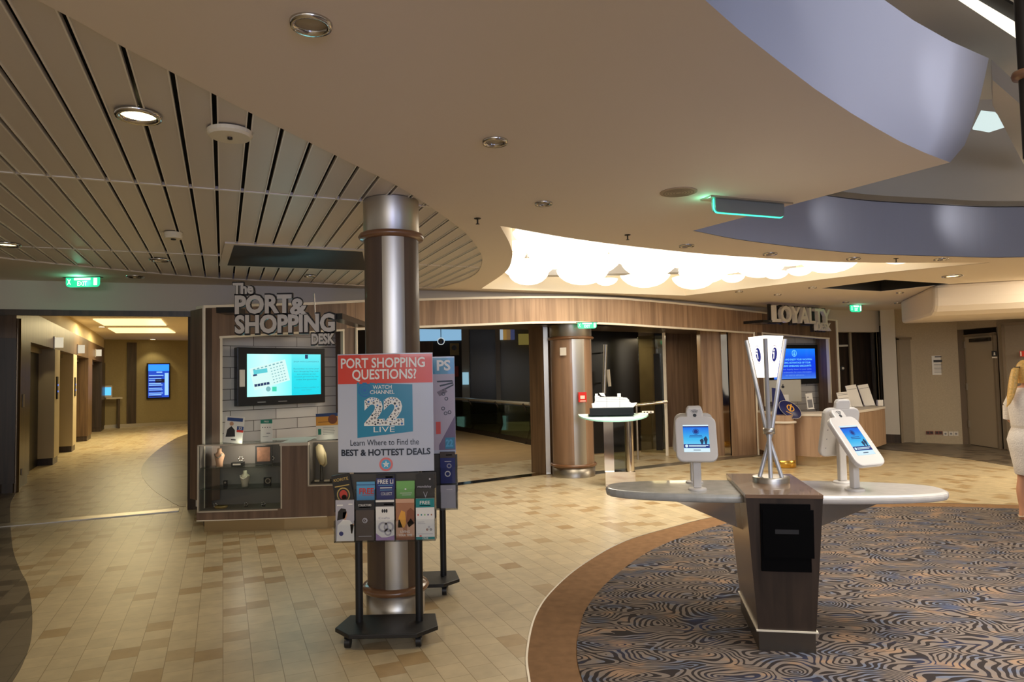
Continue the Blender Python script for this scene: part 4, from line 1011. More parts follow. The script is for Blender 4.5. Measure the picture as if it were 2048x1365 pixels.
# leaflets standing on the cases
def leaflet(name, label, px, py, y, z, wd, h, tilt, mats, fill, back=.012, cat='leaflet', rz=0):
    t = dthing(name, label, cat, px, py, y, z)
    M_ = Matrix.Rotation(R(tilt), 4, 'Y')
    mb = MB().box(-wd / 2, wd / 2, 0, .006, 0, h, 0, M_)
    fill(mb, M_, wd, h)
    mb.build('card', mats, t); MB().add([(-.02, .006, 0), (.02, .006, 0), (0, .006, h * .5), (0, .06, 0)], [(0, 1, 2), (0, 3, 1), (0, 2, 3), (1, 3, 2)]).build('easel', m_black, t)
m_paper = mat('paper', (232, 228, 222), .6); m_navy = mat('ink_navy', (40, 70, 130), .5); m_teal = mat('ink_teal', (20, 124, 104), .5); m_red = mat('ink_red', (206, 58, 44), .5); m_ink = mat('ink_black', (34, 32, 34), .5); m_orange = mat('ink_orange', (226, 160, 60), .5); m_brown = mat('ink_brown', (130, 74, 46), .5); m_skin = mat('ink_skin', (196, 150, 120), .6); m_gink = mat('ink_grey', (128, 126, 128), .5)
def f1(mb, M_, w_, h):
    mb.rect(-w_ * .4, w_ * .42, h * .82, h * .95, -.001, 1, M_).poly([(-.08, .06), (-.07, .14), (-.03, .18), (.01, .14), (.02, .07)], -.001, 2, M_).disc(-.03, .205, .022, -.001, 3, 12, M_).rect(.03, .1, h * .5, h * .64, -.001, 1, M_).rect(.03, .1, h * .42, h * .5, -.001, 4, M_)
    mb.text('22', .065, h * .53, .025, 0, align='C', y=-.002, off=.02, M=M_).rect(-.02, .03, .03, .04, -.001, 2, M_)
leaflet('leaflet', 'white leaflet with a man in a dark jacket leaning on the large case', 465, 866, .1, .927, .2, .285, 6, [m_paper, m_navy, m_ink, m_skin, m_red], f1)
def f2(mb, M_, w_, h):
    mb.rect(-w_ / 2, w_ / 2, h * .82, h, -.001, 1, M_).text('FREE', 0, h * .87, .018, 0, align='C', y=-.002, M=M_)
    for k in range(4): mb.rect(-.045 + k * .026, -.037 + k * .026, h * .62, h * .67, -.001, 2, M_)
    mb.rect(0, .04, h * .36, h * .4, -.001, 3, M_).rect(-.04, .02, h * .22, h * .24, -.001, 3, M_)
leaflet('leaflet', 'narrow white leaflet with green top standing on the large case', 533, 865, .15, .927, .125, .24, 0, [m_paper, m_teal, m_ink, m_gink], f2)
def f3(mb, M_, w_, h):
    mb.rect(-w_ / 2, w_ / 2, h * .54, h, -.001, 1, M_).rect(-w_ / 2, w_ / 2, h * .88, h, -.0015, 2, M_).disc(w_ * .26, h * .76, .05, -.002, 3, 18, M_).rect(-w_ * .42, -w_ * .28, h * .2, h * .42, -.001, 4, M_)
    for k in range(5): mb.rect(-w_ * .2, w_ * (.3 + .02 * (k % 3)), h * (.2 + .06 * k), h * (.215 + .06 * k), -.001, 5, M_)
    mb.rect(-w_ * .4, w_ * .1, h * .66, h * .68, -.002, 3, M_)
leaflet('leaflet', 'orange and white leaflet standing on the smaller display case', 655, 852, .1, .937, .235, .285, -1.5, [m_paper, m_orange, m_navy, m_brown, m_teal, m_gink], f3)
# wall screen of the shopping desk
dn = Vector((n_in[-1][0] - n_in[0][0], n_in[-1][1] - n_in[0][1])).normalized(); nn = Vector((dn.y, -dn.x)) * .13
tvl = [(n_in[0][0] + nn.x, n_in[0][1] + nn.y), (n_in[-1][0] + nn.x, n_in[-1][1] + nn.y)]
T0, T1 = hit(475, 754, tvl), hit(650, 752, tvl)
ztop, zbot = (hit(475, 696, tvl).z + hit(650, 696.7, tvl).z) / 2, (hit(475, 812.6, tvl).z + hit(650, 806.4, tvl).z) / 2
tw, th_ = (Vector((T1.x, T1.y)) - Vector((T0.x, T0.y))).length, ztop - zbot
tv = thing('wall_screen', 'black wall screen showing a turquoise map page above the shopping desk', 'screen', (T0.x, T0.y, zbot), tw_ang)
MB().box(0, tw, 0, .09, 0, th_).build('bezel', mat('bezel', (12, 12, 16), .25), tv, bev=.006)
sx0, sx1, sz0, sz1 = tw * .098, tw * .945, th_ * .155, th_ * .89; sw = sx1 - sx0; sh = sz1 - sz0; mid = sx0 + sw * .585
scm = MB().rect(sx0, mid, sz0, sz1, -.004, 0).rect(mid, sx1, sz0, sz1, -.004, 1)
Mm = Matrix.Translation((sx0 + sw * .3, 0, sz0 + sh * .47)) @ Matrix.Rotation(R(-14), 4, 'Y')
scm.rect(-sw * .24, sw * .24, -sh * .22, sh * .3, -.005, 2, Mm).rect(-sw * .22, -.02, -sh * .0, sh * .1, -.006, 3, Mm)
Mm2 = Matrix.Translation((sx0 + sw * .17, 0, sz0 + sh * .42)) @ Matrix.Rotation(R(-8), 4, 'Y')
scm.rect(-sw * .1, sw * .12, -sh * .2, sh * .18, -.007, 2, Mm2).rect(-sw * .08, sw * .1, sh * .12, sh * .22, -.008, 3, Mm2).rect(-sw * .09, -sw * .04, sh * .08, sh * .12, -.008, 4, Mm2)
for k in range(5): scm.rect(-sw * .09 + k * sw * .04, -sw * .055 + k * sw * .04, -sh * .17, -sh * .11, -.008, 4, Mm2)
for k in range(5):
    for j in range(6): scm.rect(sw * (.02 + .04 * k), sw * (.04 + .04 * k), sh * (-.18 + .07 * j), sh * (-.16 + .07 * j), -.006, 5, Mm)
for k in range(8): scm.rect(-sw * .2 + .05 * k, -sw * .17 + .05 * k, sh * (.24), sh * .27, -.006, 5, Mm)
scm.disc(sx0 + sw * .27, sz0 + sh * .17, .03, -.006, 5).rect(sx0 + sw * .32, sx0 + sw * .38, sz0 + sh * .11, sz0 + sh * .22, -.006, 6)
mx = (mid + sx1) / 2
scm.rect(mx - .02, mx + .02, sz1 - .055, sz1 - .005, -.006, 4).text('SHOP WITH CONFIDENCE', mx, sz1 - sh * .2, .016, 7, w=sw * .36, y=-.006, align='C')
for k, l in enumerate(('Remember to carry your', 'Port Shopping Map with', 'you ashore as our', 'trusted partners by the', 'cruise line guarantee')):
    scm.text(l, mx, sz1 - sh * (.37 + .066 * k), .014, 7, w=sw * (.36, .35, .27, .34, .29)[k], y=-.006, align='C')
scm.text('Please consult a member of', mx, sz1 - sh * .83, .009, 7, w=sw * .35, y=-.006, align='C').text('our team', mx, sz1 - sh * .89, .009, 7, w=sw * .14, y=-.006, align='C')
scm.build('display', [vramp('tv_left', [(0, (150, 250, 238)), (.5, (200, 252, 246)), (1, (110, 236, 240))], 0, tw * .6, 'X', 1.15), vramp('tv_right', [(0, (0, 214, 232)), (.5, (30, 222, 236)), (1, (110, 235, 242))], sz0, sz1, 'Z', 1.05), emit('tv_page', (216, 250, 246), 1.0), emit('tv_sea', (90, 205, 215), 1.0), emit('tv_navy', (20, 50, 100), .9), emit('tv_grey', (130, 190, 195), .9), emit('tv_mint', (60, 215, 180), 1.0), emit('tv_text', (60, 130, 150), .8)], tv)
MB().box(.02, .085, -.008, .0, th_ * .33, th_ * .62).build('card_reader', m_slat, tv, bev=.006)
MB().rect(tw * .21, tw * .3, th_ * .05, th_ * .065, -.002).build('print_mark', m_gink, tv); MB().rect(tw * .44, tw * .54, th_ * .05, th_ * .065, -.002).build('print_mark', m_gink, tv)
light('tv_glow', 'AREA', (T0.x + dn.x * tw / 2 + nn.x, T0.y + dn.y * tw / 2 + nn.y, (ztop + zbot) / 2), (T0.x + 1.2, T0.y - 3, 1), 2, (.4, .95, 1), .8, .5)

# lettering above the desk
m_letter = mat('brushed_letter', (226, 220, 210), .4, .1)
YS = 7.1
sg = thing('desk_sign', 'brushed metal letters spelling The Port and Shopping Desk over the left desk', 'sign', (0, YS, 0))
def letters(mbF, mbB, body, px0, px1, py0, py1, sx=None):
    a, b = V(px0, py1, YS), V(px1, py0, YS); h = b.z - a.z
    mbF.text(body, a.x, a.z, h, 0, w=b.x - a.x, y=0, depth=.02, off=.04)
    mbB.text(body, a.x - .01, a.z - .01, h + .02, 0, w=b.x - a.x + .02, y=.02, depth=.03, off=.065)
F_, B_ = MB(), MB()
for body, x0, x1, y0, y1 in (('The', 467, 508, 567, 588), ('PORT', 471, 584, 591, 627), ('&', 581, 616, 598, 629), ('SHOPPING', 471, 670, 629, 666), ('DESK', 624, 670, 668, 688)): letters(F_, B_, body, x0, x1, y0, y1)
F_.build('letters', m_letter, sg); B_.build('backing', m_ink, sg)
aL, aR = V(438, 622, YS + .1), V(688, 634, YS + .1)
MB().box(aL.x, aL.x + .2, .03, .3, aL.z - .03, aL.z + .03).build('bracket', m_fdark, sg); MB().box(aR.x - .15, aR.x, .03, 1.2, aR.z - .03, aR.z + .03).build('bracket', m_fdark, sg)
q0, q1 = V(626, 586, YS), V(628, 630, YS); MB().cyl((q0.x, .04, q0.z), (q1.x, .04, q1.z), .006, n=6).build('rod', m_chrome, sg)
t = thing('wall_plate', 'small white plate on the dark side panel left of the shopping desk', 'wall plate', (-3.72, 8.04, 1.62), R(-63)); MB().box(-.03, .03, -.012, .01, -.06, .06).build('plate', m_white, t)
t = thing('socket', 'white socket low on the dark side of the shopping desk', 'socket', (-3.62, 7.84, .22), R(-63)); MB().box(-.03, .03, -.012, .01, -.04, .04).build('plate', m_white, t)

# ================================================================== POSTER STANDS
m_stand = mat('stand_black', (22, 22, 24), .45)
m_posterpaper = mat('poster_grey', (192, 196, 210), .28, coat=.3)
m_pred = mat('poster_red', (222, 62, 44), .3, coat=.3); m_pteal = mat('poster_teal', (22, 132, 168), .3, coat=.3)
m_pwhite = mat('poster_white', (240, 236, 228), .35); m_pdark = mat('poster_dark', (24, 34, 50), .4); m_pcy = mat('poster_cyan', (80, 170, 210), .35); m_pink = mat('poster_pink', (220, 120, 120), .4)
def stand(loc, rz, label):
    t = thing('poster_stand', label, 'poster stand', loc, rz, 'rolling poster stands')
    MB().prism([(-.31, -.05), (-.2, -.17), (.2, -.17), (.31, -.05), (.27, .17), (-.27, .17)], .075, .1).build('base', m_stand, t, bev=.004)
    for x in (-.185, .185):
        MB().cyl((x, .05, .1), (x, .05, 1.18), .0235, n=14).build('post', m_stand, t)
    for x, y in ((-.22, -.1), (.2, -.1), (-.2, .1), (.2, .1)):
        c = MB().cyl((x - .016, y, .034), (x + .016, y, .034), .033, n=14).box(x - .02, x + .02, y - .012, y + .012, .055, .078)
        c.build('caster', m_stand, t)
    ar = [(x / 10 * .295, .02 * (1 - (x / 10) ** 2) * -1) for x in range(-10, 11)]
    MB().strip([(p[0], p[1] + .0) for p in ar], 1.02, 1.748, .008).build('poster_board', m_posterpaper, t)
    MB().box(-.2, .2, .0, .03, .98, 1.04).build('clamp', m_stand, t)
    hb = MB().box(-.305, .305, -.004, .004, .61, 1.01)
    hb.build('holder_back', mat('holder_smoke', (70, 66, 62), .3), t)
    for z in (.61, .79):
        g = MB().rect(-.305, .305, z + .01, z + .13, -.075 + (z - .61) * .1).box(-.305, .305, -.075 + (z - .61) * .1, 0, z, z + .006)
        for k in range(6): g.box(-.306 + k * .1215, -.303 + k * .1215, -.075 + (z - .61) * .1, 0, z, z + .13)
        g.build('pocket', glass('acrylic', (245, 247, 248), .06), t)
    return t
S1 = (-.79, 4.235, 0)
st = stand(S1, 0, 'black rolling poster stand with red-topped poster in front of the dark column')
st2 = stand((-.735, 5.17, 0), R(2), 'black rolling poster stand behind the column, its blue-topped poster half hidden')
K_ = .00308
def px2(px, py): return ((px - 772) * K_, 1.748 - (py - 709) * K_)
def yb(x): return -.02 * (1 - (x / .295) ** 2) - .0015
def bend(mb, i0, extra=0.0):
    for i in range(i0, len(mb.v)):
        x, y, z = mb.v[i]; mb.v[i] = (x, yb(x) + y - extra, z)
def grid(mb, x0, x1, z0, z1, mi, n=12, f0=None, f1=None):
    for k in range(n):
        a, b = x0 + (x1 - x0) * k / n, x0 + (x1 - x0) * (k + 1) / n
        za0, zb0 = (z0, z0) if not f0 else (f0(a), f0(b)); za1, zb1 = (z1, z1) if not f1 else (f1(a), f1(b))
        mb.add([(a, 0, za0), (b, 0, zb0), (b, 0, zb1), (a, 0, za1)], [(0, 1, 2, 3)], mi)
pb = MB(); grid(pb, -.293, .293, px2(0, 769)[1], px2(0, 711)[1], 0); bend(pb, 0); pb.build('red_band', [m_pred], st, label='red band with white lettering')
red_b = bpy.data.objects['red_band']
bp = MB(); xa, xb_ = px2(716, 0)[0], px2(827, 0)[0]
grid(bp, xa, xb_, 0, 0, 0, 8, lambda x: px2(0, 877 + (866 - 877) * (x - xa) / (xb_ - xa))[1], lambda x: px2(0, 766 + (772 - 766) * (x - xa) / (xb_ - xa))[1]); bend(bp, 0)
blue_p = bp.build('blue_panel', [m_pteal], st, label='blue channel panel with a dotted number')
lt_ = MB()
def ptext(body, cx, py1, h, wpx, mi, off=.02):
    x, z = px2(cx, py1); i0 = len(lt_.v); lt_.text(body, x, z, h * K_, mi, w=wpx * K_, align='C', off=off); bend(lt_, i0, .0015)
ptext('PORT SHOPPING', 768, 737, 19, 169, 0, .02); ptext('QUESTIONS?', 771, 760, 19, 129, 0, .02)
PM = [m_pwhite, m_pdark, m_pcy, mat('poster_azure', (40, 110, 180), .4), m_pink, m_gink]
lt_.build('lettering', PM, red_b); lt_ = MB()
ptext('WATCH', 767, 780, 7.5, 38, 0, .01); ptext('CHANNEL', 767, 790, 7.5, 49, 0, .01)
f0_ = len(lt_.f); ptext('22', 770, 850, 50, 80, 0, .05); f1_ = len(lt_.f)
tris = [[Vector(lt_.v[i]) for i in f] for f in lt_.f[f0_:f1_]]
def in_glyph(x, z):
    for f in tris:
        n = len(f); c = False; j = n - 1
        for i in range(n):
            if (f[i].z > z) != (f[j].z > z) and x < (f[j].x - f[i].x) * (z - f[i].z) / (f[j].z - f[i].z) + f[i].x: c = not c
            j = i
        if c: return True
    return False
dots = []
for _ in range(2600):
    x, z = px2(random.uniform(729, 812), random.uniform(792, 851)); r = random.choice((.004, .006, .0075))
    if all(in_glyph(x + r * 1.2 * math.cos(a), z + r * 1.2 * math.sin(a)) for a in (0, 1.57, 3.14, 4.71)) and all((x - d[0]) ** 2 + (z - d[1]) ** 2 > (r + d[2]) ** 2 * 1.7 for d in dots): dots.append((x, z, r))
for x, z, r in dots: i0 = len(lt_.v); lt_.disc(x, z, r, 0, random.choice((1, 5, 5, 3)), 10); bend(lt_, i0, .0028)
ptext('LIVE', 770, 866, 11, 42, 0, -.005)
x, z = px2(732, 782)
for r, r0 in ((.042, .036), (.026, .02), (.012, 0)): i0 = len(lt_.v); lt_.disc(x, z, r, 0, 3, 24, r0=r0); bend(lt_, i0, .001)
lt_.build('lettering', PM, blue_p); lt_ = MB()
ptext('Learn Where to Find the', 770, 892, 11.5, 137, 1, .0); ptext('BEST & HOTTEST DEALS', 772, 912, 12, 178, 1, .03)
lt_.build('lettering', PM, st); lt_ = MB()
x, z = px2(773, 930)
for r, r0, mi in ((.042, .03, 4), (.028, .0, 2)): i0 = len(lt_.v); lt_.disc(x, z, r, 0, mi, 24, r0=r0); bend(lt_, i0, .001)
for k in range(5):
    a = R(90 + 72 * k); i0 = len(lt_.v)
    lt_.poly([(x + .024 * math.cos(a), z + .024 * math.sin(a)), (x + .01 * math.cos(a + .5), z + .01 * math.sin(a + .5)), (x, z), (x + .01 * math.cos(a - .5), z + .01 * math.sin(a - .5))], 0, 0); bend(lt_, i0, .002)
lt_.build('round_emblem', PM, st)
# what shows of the second poster
s2 = MB(); z_ = lambda py: 1.748 - (py - 713) * .00366
grid(s2, -.293, .293, z_(749), z_(715), 0); grid(s2, .05, .293, z_(905), z_(749), 1)
k1 = len(s2.v); grid(s2, .17, .293, 0, 0, 4, 6, lambda x: z_(905), lambda x: z_(895 - (x - .17) / .123 * 60)); k2 = len(s2.v); grid(s2, .217, .287, z_(903), z_(880), 0, 4); bend(s2, 0)
for i in range(k1, len(s2.v)): s2.v[i] = (s2.v[i][0], s2.v[i][1] - (.001 if i < k2 else .002), s2.v[i][2])
i0 = len(s2.v); s2.text('PS', .265, z_(741), 20 * .00366, 2, w=28 * .00366, align='R', off=.03); s2.text('22', .275, z_(898), .05, 5, w=.055, align='R', off=.04)
for a_, b_ in ((-.02, 0), (0, .02), (.02, .04)): s2.poly([(.18 + a_, z_(772 + 9 * a_ * 50)), (.28 + a_ * .3, z_(766 + a_ * 200)), (.285, z_(769 + a_ * 200)), (.185 + a_, z_(775 + a_ * 450))], 0, 6)
for px, py in ((880, 790), (886, 800), (879, 820), (884, 830), (892, 828)):
    s2.disc((px - 823) * .00366 + .0, z_(py), .014, 0, 6, 10, r0=.009)
s2.poly([(.16, z_(786)), (.22, z_(778)), (.24, z_(786)), (.18, z_(795))], 0, 3); s2.rect(.15, .185, z_(872), z_(847), 0, 7); bend(s2, i0, .0035)
s2.build('poster_print', [m_pteal, mat('poster_lilac', (190, 176, 190), .4), m_pwhite, mat('poster_mauve', (120, 104, 116), .4), mat('poster_purple', (118, 98, 128), .4), m_pcy, m_pdark, m_pred], st2)
m_bdark = mat('leaflet_dark', (38, 34, 32), .35); m_bnavy = mat('leaflet_navy', (44, 52, 116), .35); m_bgreen = mat('leaflet_green', (118, 176, 96), .4); m_bteal = mat('leaflet_teal', (0, 128, 130), .4); m_bblue = mat('leaflet_blue', (92, 158, 200), .4); m_bgrey = mat('leaflet_grey', (176, 172, 180), .4); m_btaupe = mat('leaflet_taupe', (78, 66, 60), .4); m_bcop = mat('leaflet_copper', (170, 116, 84), .4); m_bpeach = mat('leaflet_peach', (206, 160, 130), .4); m_purple = mat('leaflet_purple', (160, 130, 176), .4); m_gold = mat('print_gold', (190, 160, 90), .4); m_wh = m_paper
PAL = [m_bdark, m_wh, m_bnavy, m_bgreen, m_bteal, m_bblue, m_bgrey, m_btaupe, m_bcop, m_bpeach, m_purple, m_gold, m_red, m_ink, m_orange, m_brown]
D_, W_, N_, GR, TE, BL, GY, TA, CO, PE, PU, GO, RE, IN, OR, BR = range(16)
def brochure(col_, row, z0, h, base, label, fill, tilt=0, wd=.112):
    x = -.243 + .1215 * col_; y = S1[1] + (-.03 if row == 0 else -.058)
    t = thing('brochure', label, 'brochure', (S1[0] + x, y, z0), 0, 'brochures in the front stand')
    M_ = Matrix.Rotation(R(tilt), 4, 'Y')
    mb = MB().box(-wd / 2, wd / 2, 0, .012, 0, h, base, M_)
    class Q:
        def rect(s, a, b, c, d, m): mb.rect(a * wd, b * wd, c * h, d * h, -.0012, m, M_); return s
        def text(s, b, c, d, hh, m, w, off=.01): mb.text(b, c * wd, d * h, hh * h, m, w=w * wd, y=-.002, align='C', off=off, M=M_); return s
        def disc(s, a, b, r, m, r0=0, rz=None): mb.disc(a * wd, b * h, r * wd, -.0018, m, 16, M_, (rz or r) * wd, r0 * wd); return s
        def poly(s, pts, m): mb.poly([(a * wd, b * h) for a, b in pts], -.0015, m, M_); return s
    fill(Q()); mb.build('cover', PAL, t)
# upper row
brochure(0, 0, .80, .215, D_, 'black brochure with a red oval gem, tilted in the upper left pocket', lambda q: q.text('KORITE', 0, .82, .08, GO, .8).rect(-.4, .4, .66, .69, GO).disc(0, .42, .36, GO, .30, .40).disc(0, .42, .22, RE, 0, .26).disc(.02, .35, .14, BR), -9)
brochure(1, 0, .80, .165, BL, 'light blue brochure with red FREE lettering in the upper row', lambda q: q.text('FREE', .05, .56, .2, RE, .8, .03).rect(-.5, .5, .88, .9, N_).rect(-.2, .45, .5, .52, RE))
brochure(2, 0, .80, .205, N_, 'navy brochure with white FREE lettering in the upper middle pocket', lambda q: q.text('FREE LI', .0, .74, .12, W_, .85, .02).rect(-.4, .4, .68, .7, BL).rect(-.3, .35, .6, .63, W_).rect(-.3, .35, .54, .56, BL).text('COLLECT', .05, .40, .08, W_, .6).rect(-.5, .5, .9, 1, IN).rect(.0, .4, .91, .95, W_))
brochure(3, 0, .80, .165, GR, 'green brochure in the upper row right of the navy one', lambda q: q.rect(-.3, .35, .55, .57, W_).rect(-.2, .3, .48, .5, W_).rect(-.5, .5, .0, .12, TE).disc(0, .7, .05, W_))
brochure(4, 0, .80, .205, D_, 'black brochure with a silver pendant in the upper right pocket', lambda q: q.text('mandaley', -.05, .6, .07, GY, .75).poly([(-.12, .48), (-.1, .48), (.0, .36), (.1, .48), (.12, .48), (.01, .3), (-.01, .3)], GY).disc(.25, .85, .05, GY))
# lower row
brochure(0, 1, .617, .245, GY, 'grey brochure showing a dark-haired woman with pendant, lower left pocket', lambda q: q.poly([(-.45, .0), (.5, .0), (.5, .35), (.28, .5), (-.1, .52), (-.4, .38)], W_).poly([(-.42, .5), (-.36, .72), (-.2, .8), (.05, .78), (.1, .7), (.0, .55)], D_).poly([(-.12, .56), (-.1, .7), (.1, .72), (.13, .62), (.02, .5)], PE).disc(-.2, .18, .12, N_).poly([(.28, .4), (.5, .42), (.4, .18), (.33, .18)], PE).rect(-.5, .5, 0, .14, GY).rect(-.42, -.1, .86, .89, W_).rect(.2, .42, .88, .91, W_))
brochure(1, 1, .617, .24, TA, 'dark taupe brochure with a silver emblem in the lower row', lambda q: q.rect(-.5, .5, .76, 1, IN).text('COLLECTORS', 0, .86, .05, W_, .7).rect(-.3, .3, .82, .84, GY).disc(0, .5, .14, GY, .1).disc(0.03, .5, .07, GY, .04).rect(-.35, .35, .1, .115, GY))
brochure(2, 1, .617, .24, W_, 'white brochure with clasped silver rings and a purple foot, lower middle', lambda q: q.rect(-.5, .5, .84, .95, IN).rect(-.05, .45, .88, .91, GY).disc(-.13, .73, .05, IN, 0, .1).disc(-.02, .73, .05, IN, 0, .1).disc(.09, .73, .05, IN, 0, .1).text('Crafts', -.05, .53, .05, GY, .6).disc(-.1, .33, .28, GY, .18).disc(.2, .33, .28, GY, .18).disc(.15, .2, .2, GY, .12).rect(-.5, .5, 0, .07, PU).poly([(-.5, .07), (-.5, .18), (-.2, .07)], PU).poly([(.5, .07), (.5, .12), (.1, .07)], PU))
brochure(3, 1, .617, .245, CO, 'copper-toned brochure with large hands in the lower row', lambda q: q.rect(-.5, .5, .9, 1, PE).poly([(-.4, .3), (-.35, .55), (-.2, .72), (.0, .68), (.05, .4), (-.05, .3)], OR).poly([(.05, .45), (.1, .7), (.3, .78), (.5, .7), (.5, .4), (.2, .3)], BR).poly([(-.5, .1), (-.5, .45), (-.3, .5), (-.1, .25), (-.1, .1)], PE).poly([(.1, .1), (.1, .4), (.3, .52), (.5, .4), (.5, .1)], PE).text('LIVING', 0, .17, .06, W_, .5).text('YOUR TIME', 0, .09, .05, W_, .75).rect(-.5, .5, 0, .06, BR))
brochure(4, 1, .617, .245, W_, 'white brochure with teal FREE heading in the lower right pocket', lambda q: q.rect(-.5, .5, .78, 1, TE).text('FREE', 0, .86, .08, W_, .55).rect(-.3, .3, .82, .835, BL).rect(-.5, .5, 0, .06, TE).text('FREE', 0, .012, .04, W_, .3).disc(-.38, .6, .04, RE).disc(-.2, .6, .04, TE).disc(-.02, .6, .04, GR).disc(.16, .6, .04, N_).disc(.34, .6, .04, CO).rect(-.4, -.05, .42, .43, GY).rect(-.4, .0, .38, .39, GY).disc(.2, .3, .06, GY, .03).disc(.1, .24, .06, BR, .02).disc(.3, .24, .06, IN, .03).rect(-.4, .4, .13, .14, GY).rect(-.32, -.2, .07, .1, RE))
def b2(x, z0, h, label, fill, base):
    global S1
    o_ = S1; S1 = (-.735 + x + .243, 5.17, 0); brochure(0, 0, z0, h, base, label, fill); S1 = o_
b2(.235, .80, .235, 'navy brochure with white ring motif in the stand behind the column', lambda q: q.rect(-.5, .5, .8, 1, TA).disc(.1, .55, .16, GY, .1).rect(-.2, .25, .68, .7, W_).disc(0, .3, .2, W_, .13).rect(-.1, .3, .88, .91, W_), N_)
b2(.235, .617, .17, 'grey brochure low in the stand behind the column', lambda q: q.rect(-.1, .3, .8, .83, W_), GY)
# ================================================================== SHIP MODEL ON ITS GLASS TABLE
tp = P(1225, 836, 1.0)
tb_ = thing('model_table', 'glass-topped steel table carrying the white ship model', 'table', (1.42, 9.75, 0), R(-6))
arc = [(.5 * math.cos(R(a)), -.6 * math.sin(R(a)) * .6) for a in range(0, 181, 12)]
MB().prism([(p[0], p[1] * 1.5) for p in reversed(arc)], -.02, .0, 0, Matrix.Translation((0, .12, 1.012)) @ Matrix.Rotation(R(7), 4, 'X'), None, 1).build('glass_top', [mat('glass_green', (214, 240, 232), .25, spec=.4), mat('glass_rim', (190, 252, 240), .2)], tb_)
MB().box(-.14, .28, -.1, .14, 0, .21).build('base', m_mirror, tb_, bev=.003)
MB().box(-.145, -.01, -.06, -.03, .21, .985).build('leg', m_mirror, tb_)
MB().cyl((.21, -.03, .21), (.21, -.03, .985), .062, n=24).build('leg', m_mirror, tb_)
MB().box(-.01, .15, -.03, -.02, .22, .985).build('glass_panel', glass('tbl_glass', (200, 206, 190)), tb_)
sh_ = thing('ship_model', 'white scale model of a ship on a black plinth', 'model ship', (1.42, 9.70, 1.005), R(-6))
MB().prism([(-.36, -.1), (.28, -.1), (.28, .12), (-.36, .12)], .0, .015).prism([(-.34, -.09), (.27, -.09), (.27, .1), (-.34, .1)], .015, .1).build('plinth', mat('plinth_black', (24, 28, 30), .15), sh_)
hull = [(-.3, .1), (-.31, .16), (-.27, .17), (-.25, .23), (.2, .2), (.25, .16), (.33, .165), (.27, .1)]
Qx = Matrix(((1, 0, 0, 0), (0, 0, 1, 0), (0, 1, 0, 0), (0, 0, 0, 1)))
m_ship = mat('ship_white', (236, 238, 240), .4)
MB().prism(hull, -.06, .06, 0, Qx).build('hull', m_ship, sh_, bev=.006)
dk_ = MB().prism([(-.26, .2), (-.26, .27), (-.2, .27), (-.19, .255), (.1, .25), (.19, .235), (.22, .2)], -.055, .055, 0, Qx)
for z in (.19, .215, .24): dk_.rect(-.25, .2 - (z - .19), z, z + .006, -.0605, 1)
for x in (-.1, .08): dk_.rect(x, x + .006, .11, .25, -.0608, 1)
dk_.build('decks', [m_ship, mat('ship_line', (150, 156, 160), .5)], sh_)
MB().prism([(-.17, .27), (-.2, .31), (-.13, .31), (-.11, .26)], -.03, .03, 0, Qx).build('funnel', m_ship, sh_)
MB().cyl((.08, 0, .25), (.08, 0, .3), .025, n=10).build('dome', m_ship, sh_)
MB().box(-.255, -.22, -.04, .04, .27, .3).build('radar_mast', m_ship, sh_)
q = P(1283, 829, 1.03)
t = thing('plaque', 'small tilted white plaque with dark marks at the right of the ship model', 'plaque', (1.88, 9.66, 1.0))
MB().box(-.07, .09, -.03, .0, .02, .05).build('plate', m_white, t); MB().rect(-.05, -.03, .026, .044, -.031).rect(-.01, .01, .026, .044, -.031).rect(.04, .06, .026, .044, -.031).build('marks', m_ink, t); MB().tube([(0, 0, .03), (-.12, .0, .02), (-.16, .02, .012)], .006, 6).build('arm', m_steel, t)
light('ship_spot', 'SPOT', (1.15, 8.5, 2.8), (1.4, 9.55, 1.0), 120, (.95, 1, .97), .05, spot=34)

# ================================================================== LOYALTY DESK
ZC = .865
lf = [P(*q, ZC) for q in [(1516, 821), (1535, 824), (1565, 826.5), (1600, 827.5), (1640, 828), (1680, 826), (1720, 821), (1750, 817), (1771, 813)]]
lf = [(p.x, p.y) for p in lf]
lb = [(lf[-1][0] - .12, lf[-1][1] + .2), (lf[-1][0] - .5, lf[-1][1] + .05), (lf[5][0], lf[5][1] + .45), (lf[3][0] + .1, lf[3][1] + .45), (lf[1][0] + .1, lf[1][1] + .12)]
lc = Vector((sum(p[0] for p in lf) / len(lf), sum(p[1] for p in lf) / len(lf)))
rel = lambda pts, k=1.0: [((p[0] - lc.x) * k, (p[1] - lc.y) * k) for p in pts]
LDk = thing('service_desk', 'curved pale wood loyalty desk with white worktop', 'desk', (lc.x, lc.y, 0))
inset_ = [(p[0], p[1] + .05) for p in lf]
MB().prism(rel([(p[0], p[1] + .03) for p in lf] + lb), .16, ZC - .04).build('body', m_loy, LDk)
MB().prism(rel(lf + lb), ZC - .045, ZC).build('worktop', m_white, LDk, bev=.006)
MB().prism(rel([(p[0], p[1] + .16) for p in lf[1:-1]] + lb), 0, .16).build('plinth', mat('plinth_tan', (190, 170, 136), .35, .5), LDk)
def lthing(name, label, cat, px, py, back=.2, rz=0.0, group=None):
    p = P(px, py, ZC); return thing(name, label, cat, (p.x, p.y, ZC), rz, group), p
t, p = lthing('computer_monitor', 'silver desktop computer seen from behind on the loyalty desk', 'computer', 1581, 816, rz=R(-8))
t.location.y += .25
k_ = t.location.y / 1365
Mx = Matrix.Rotation(R(4), 4, 'Y')
MB().box(-37 * k_, 32 * k_, -.0, .03, .1, .1 + 44 * k_).build('back_shell', mat('silver', (206, 200, 184), .3, .3), t, bev=.01)
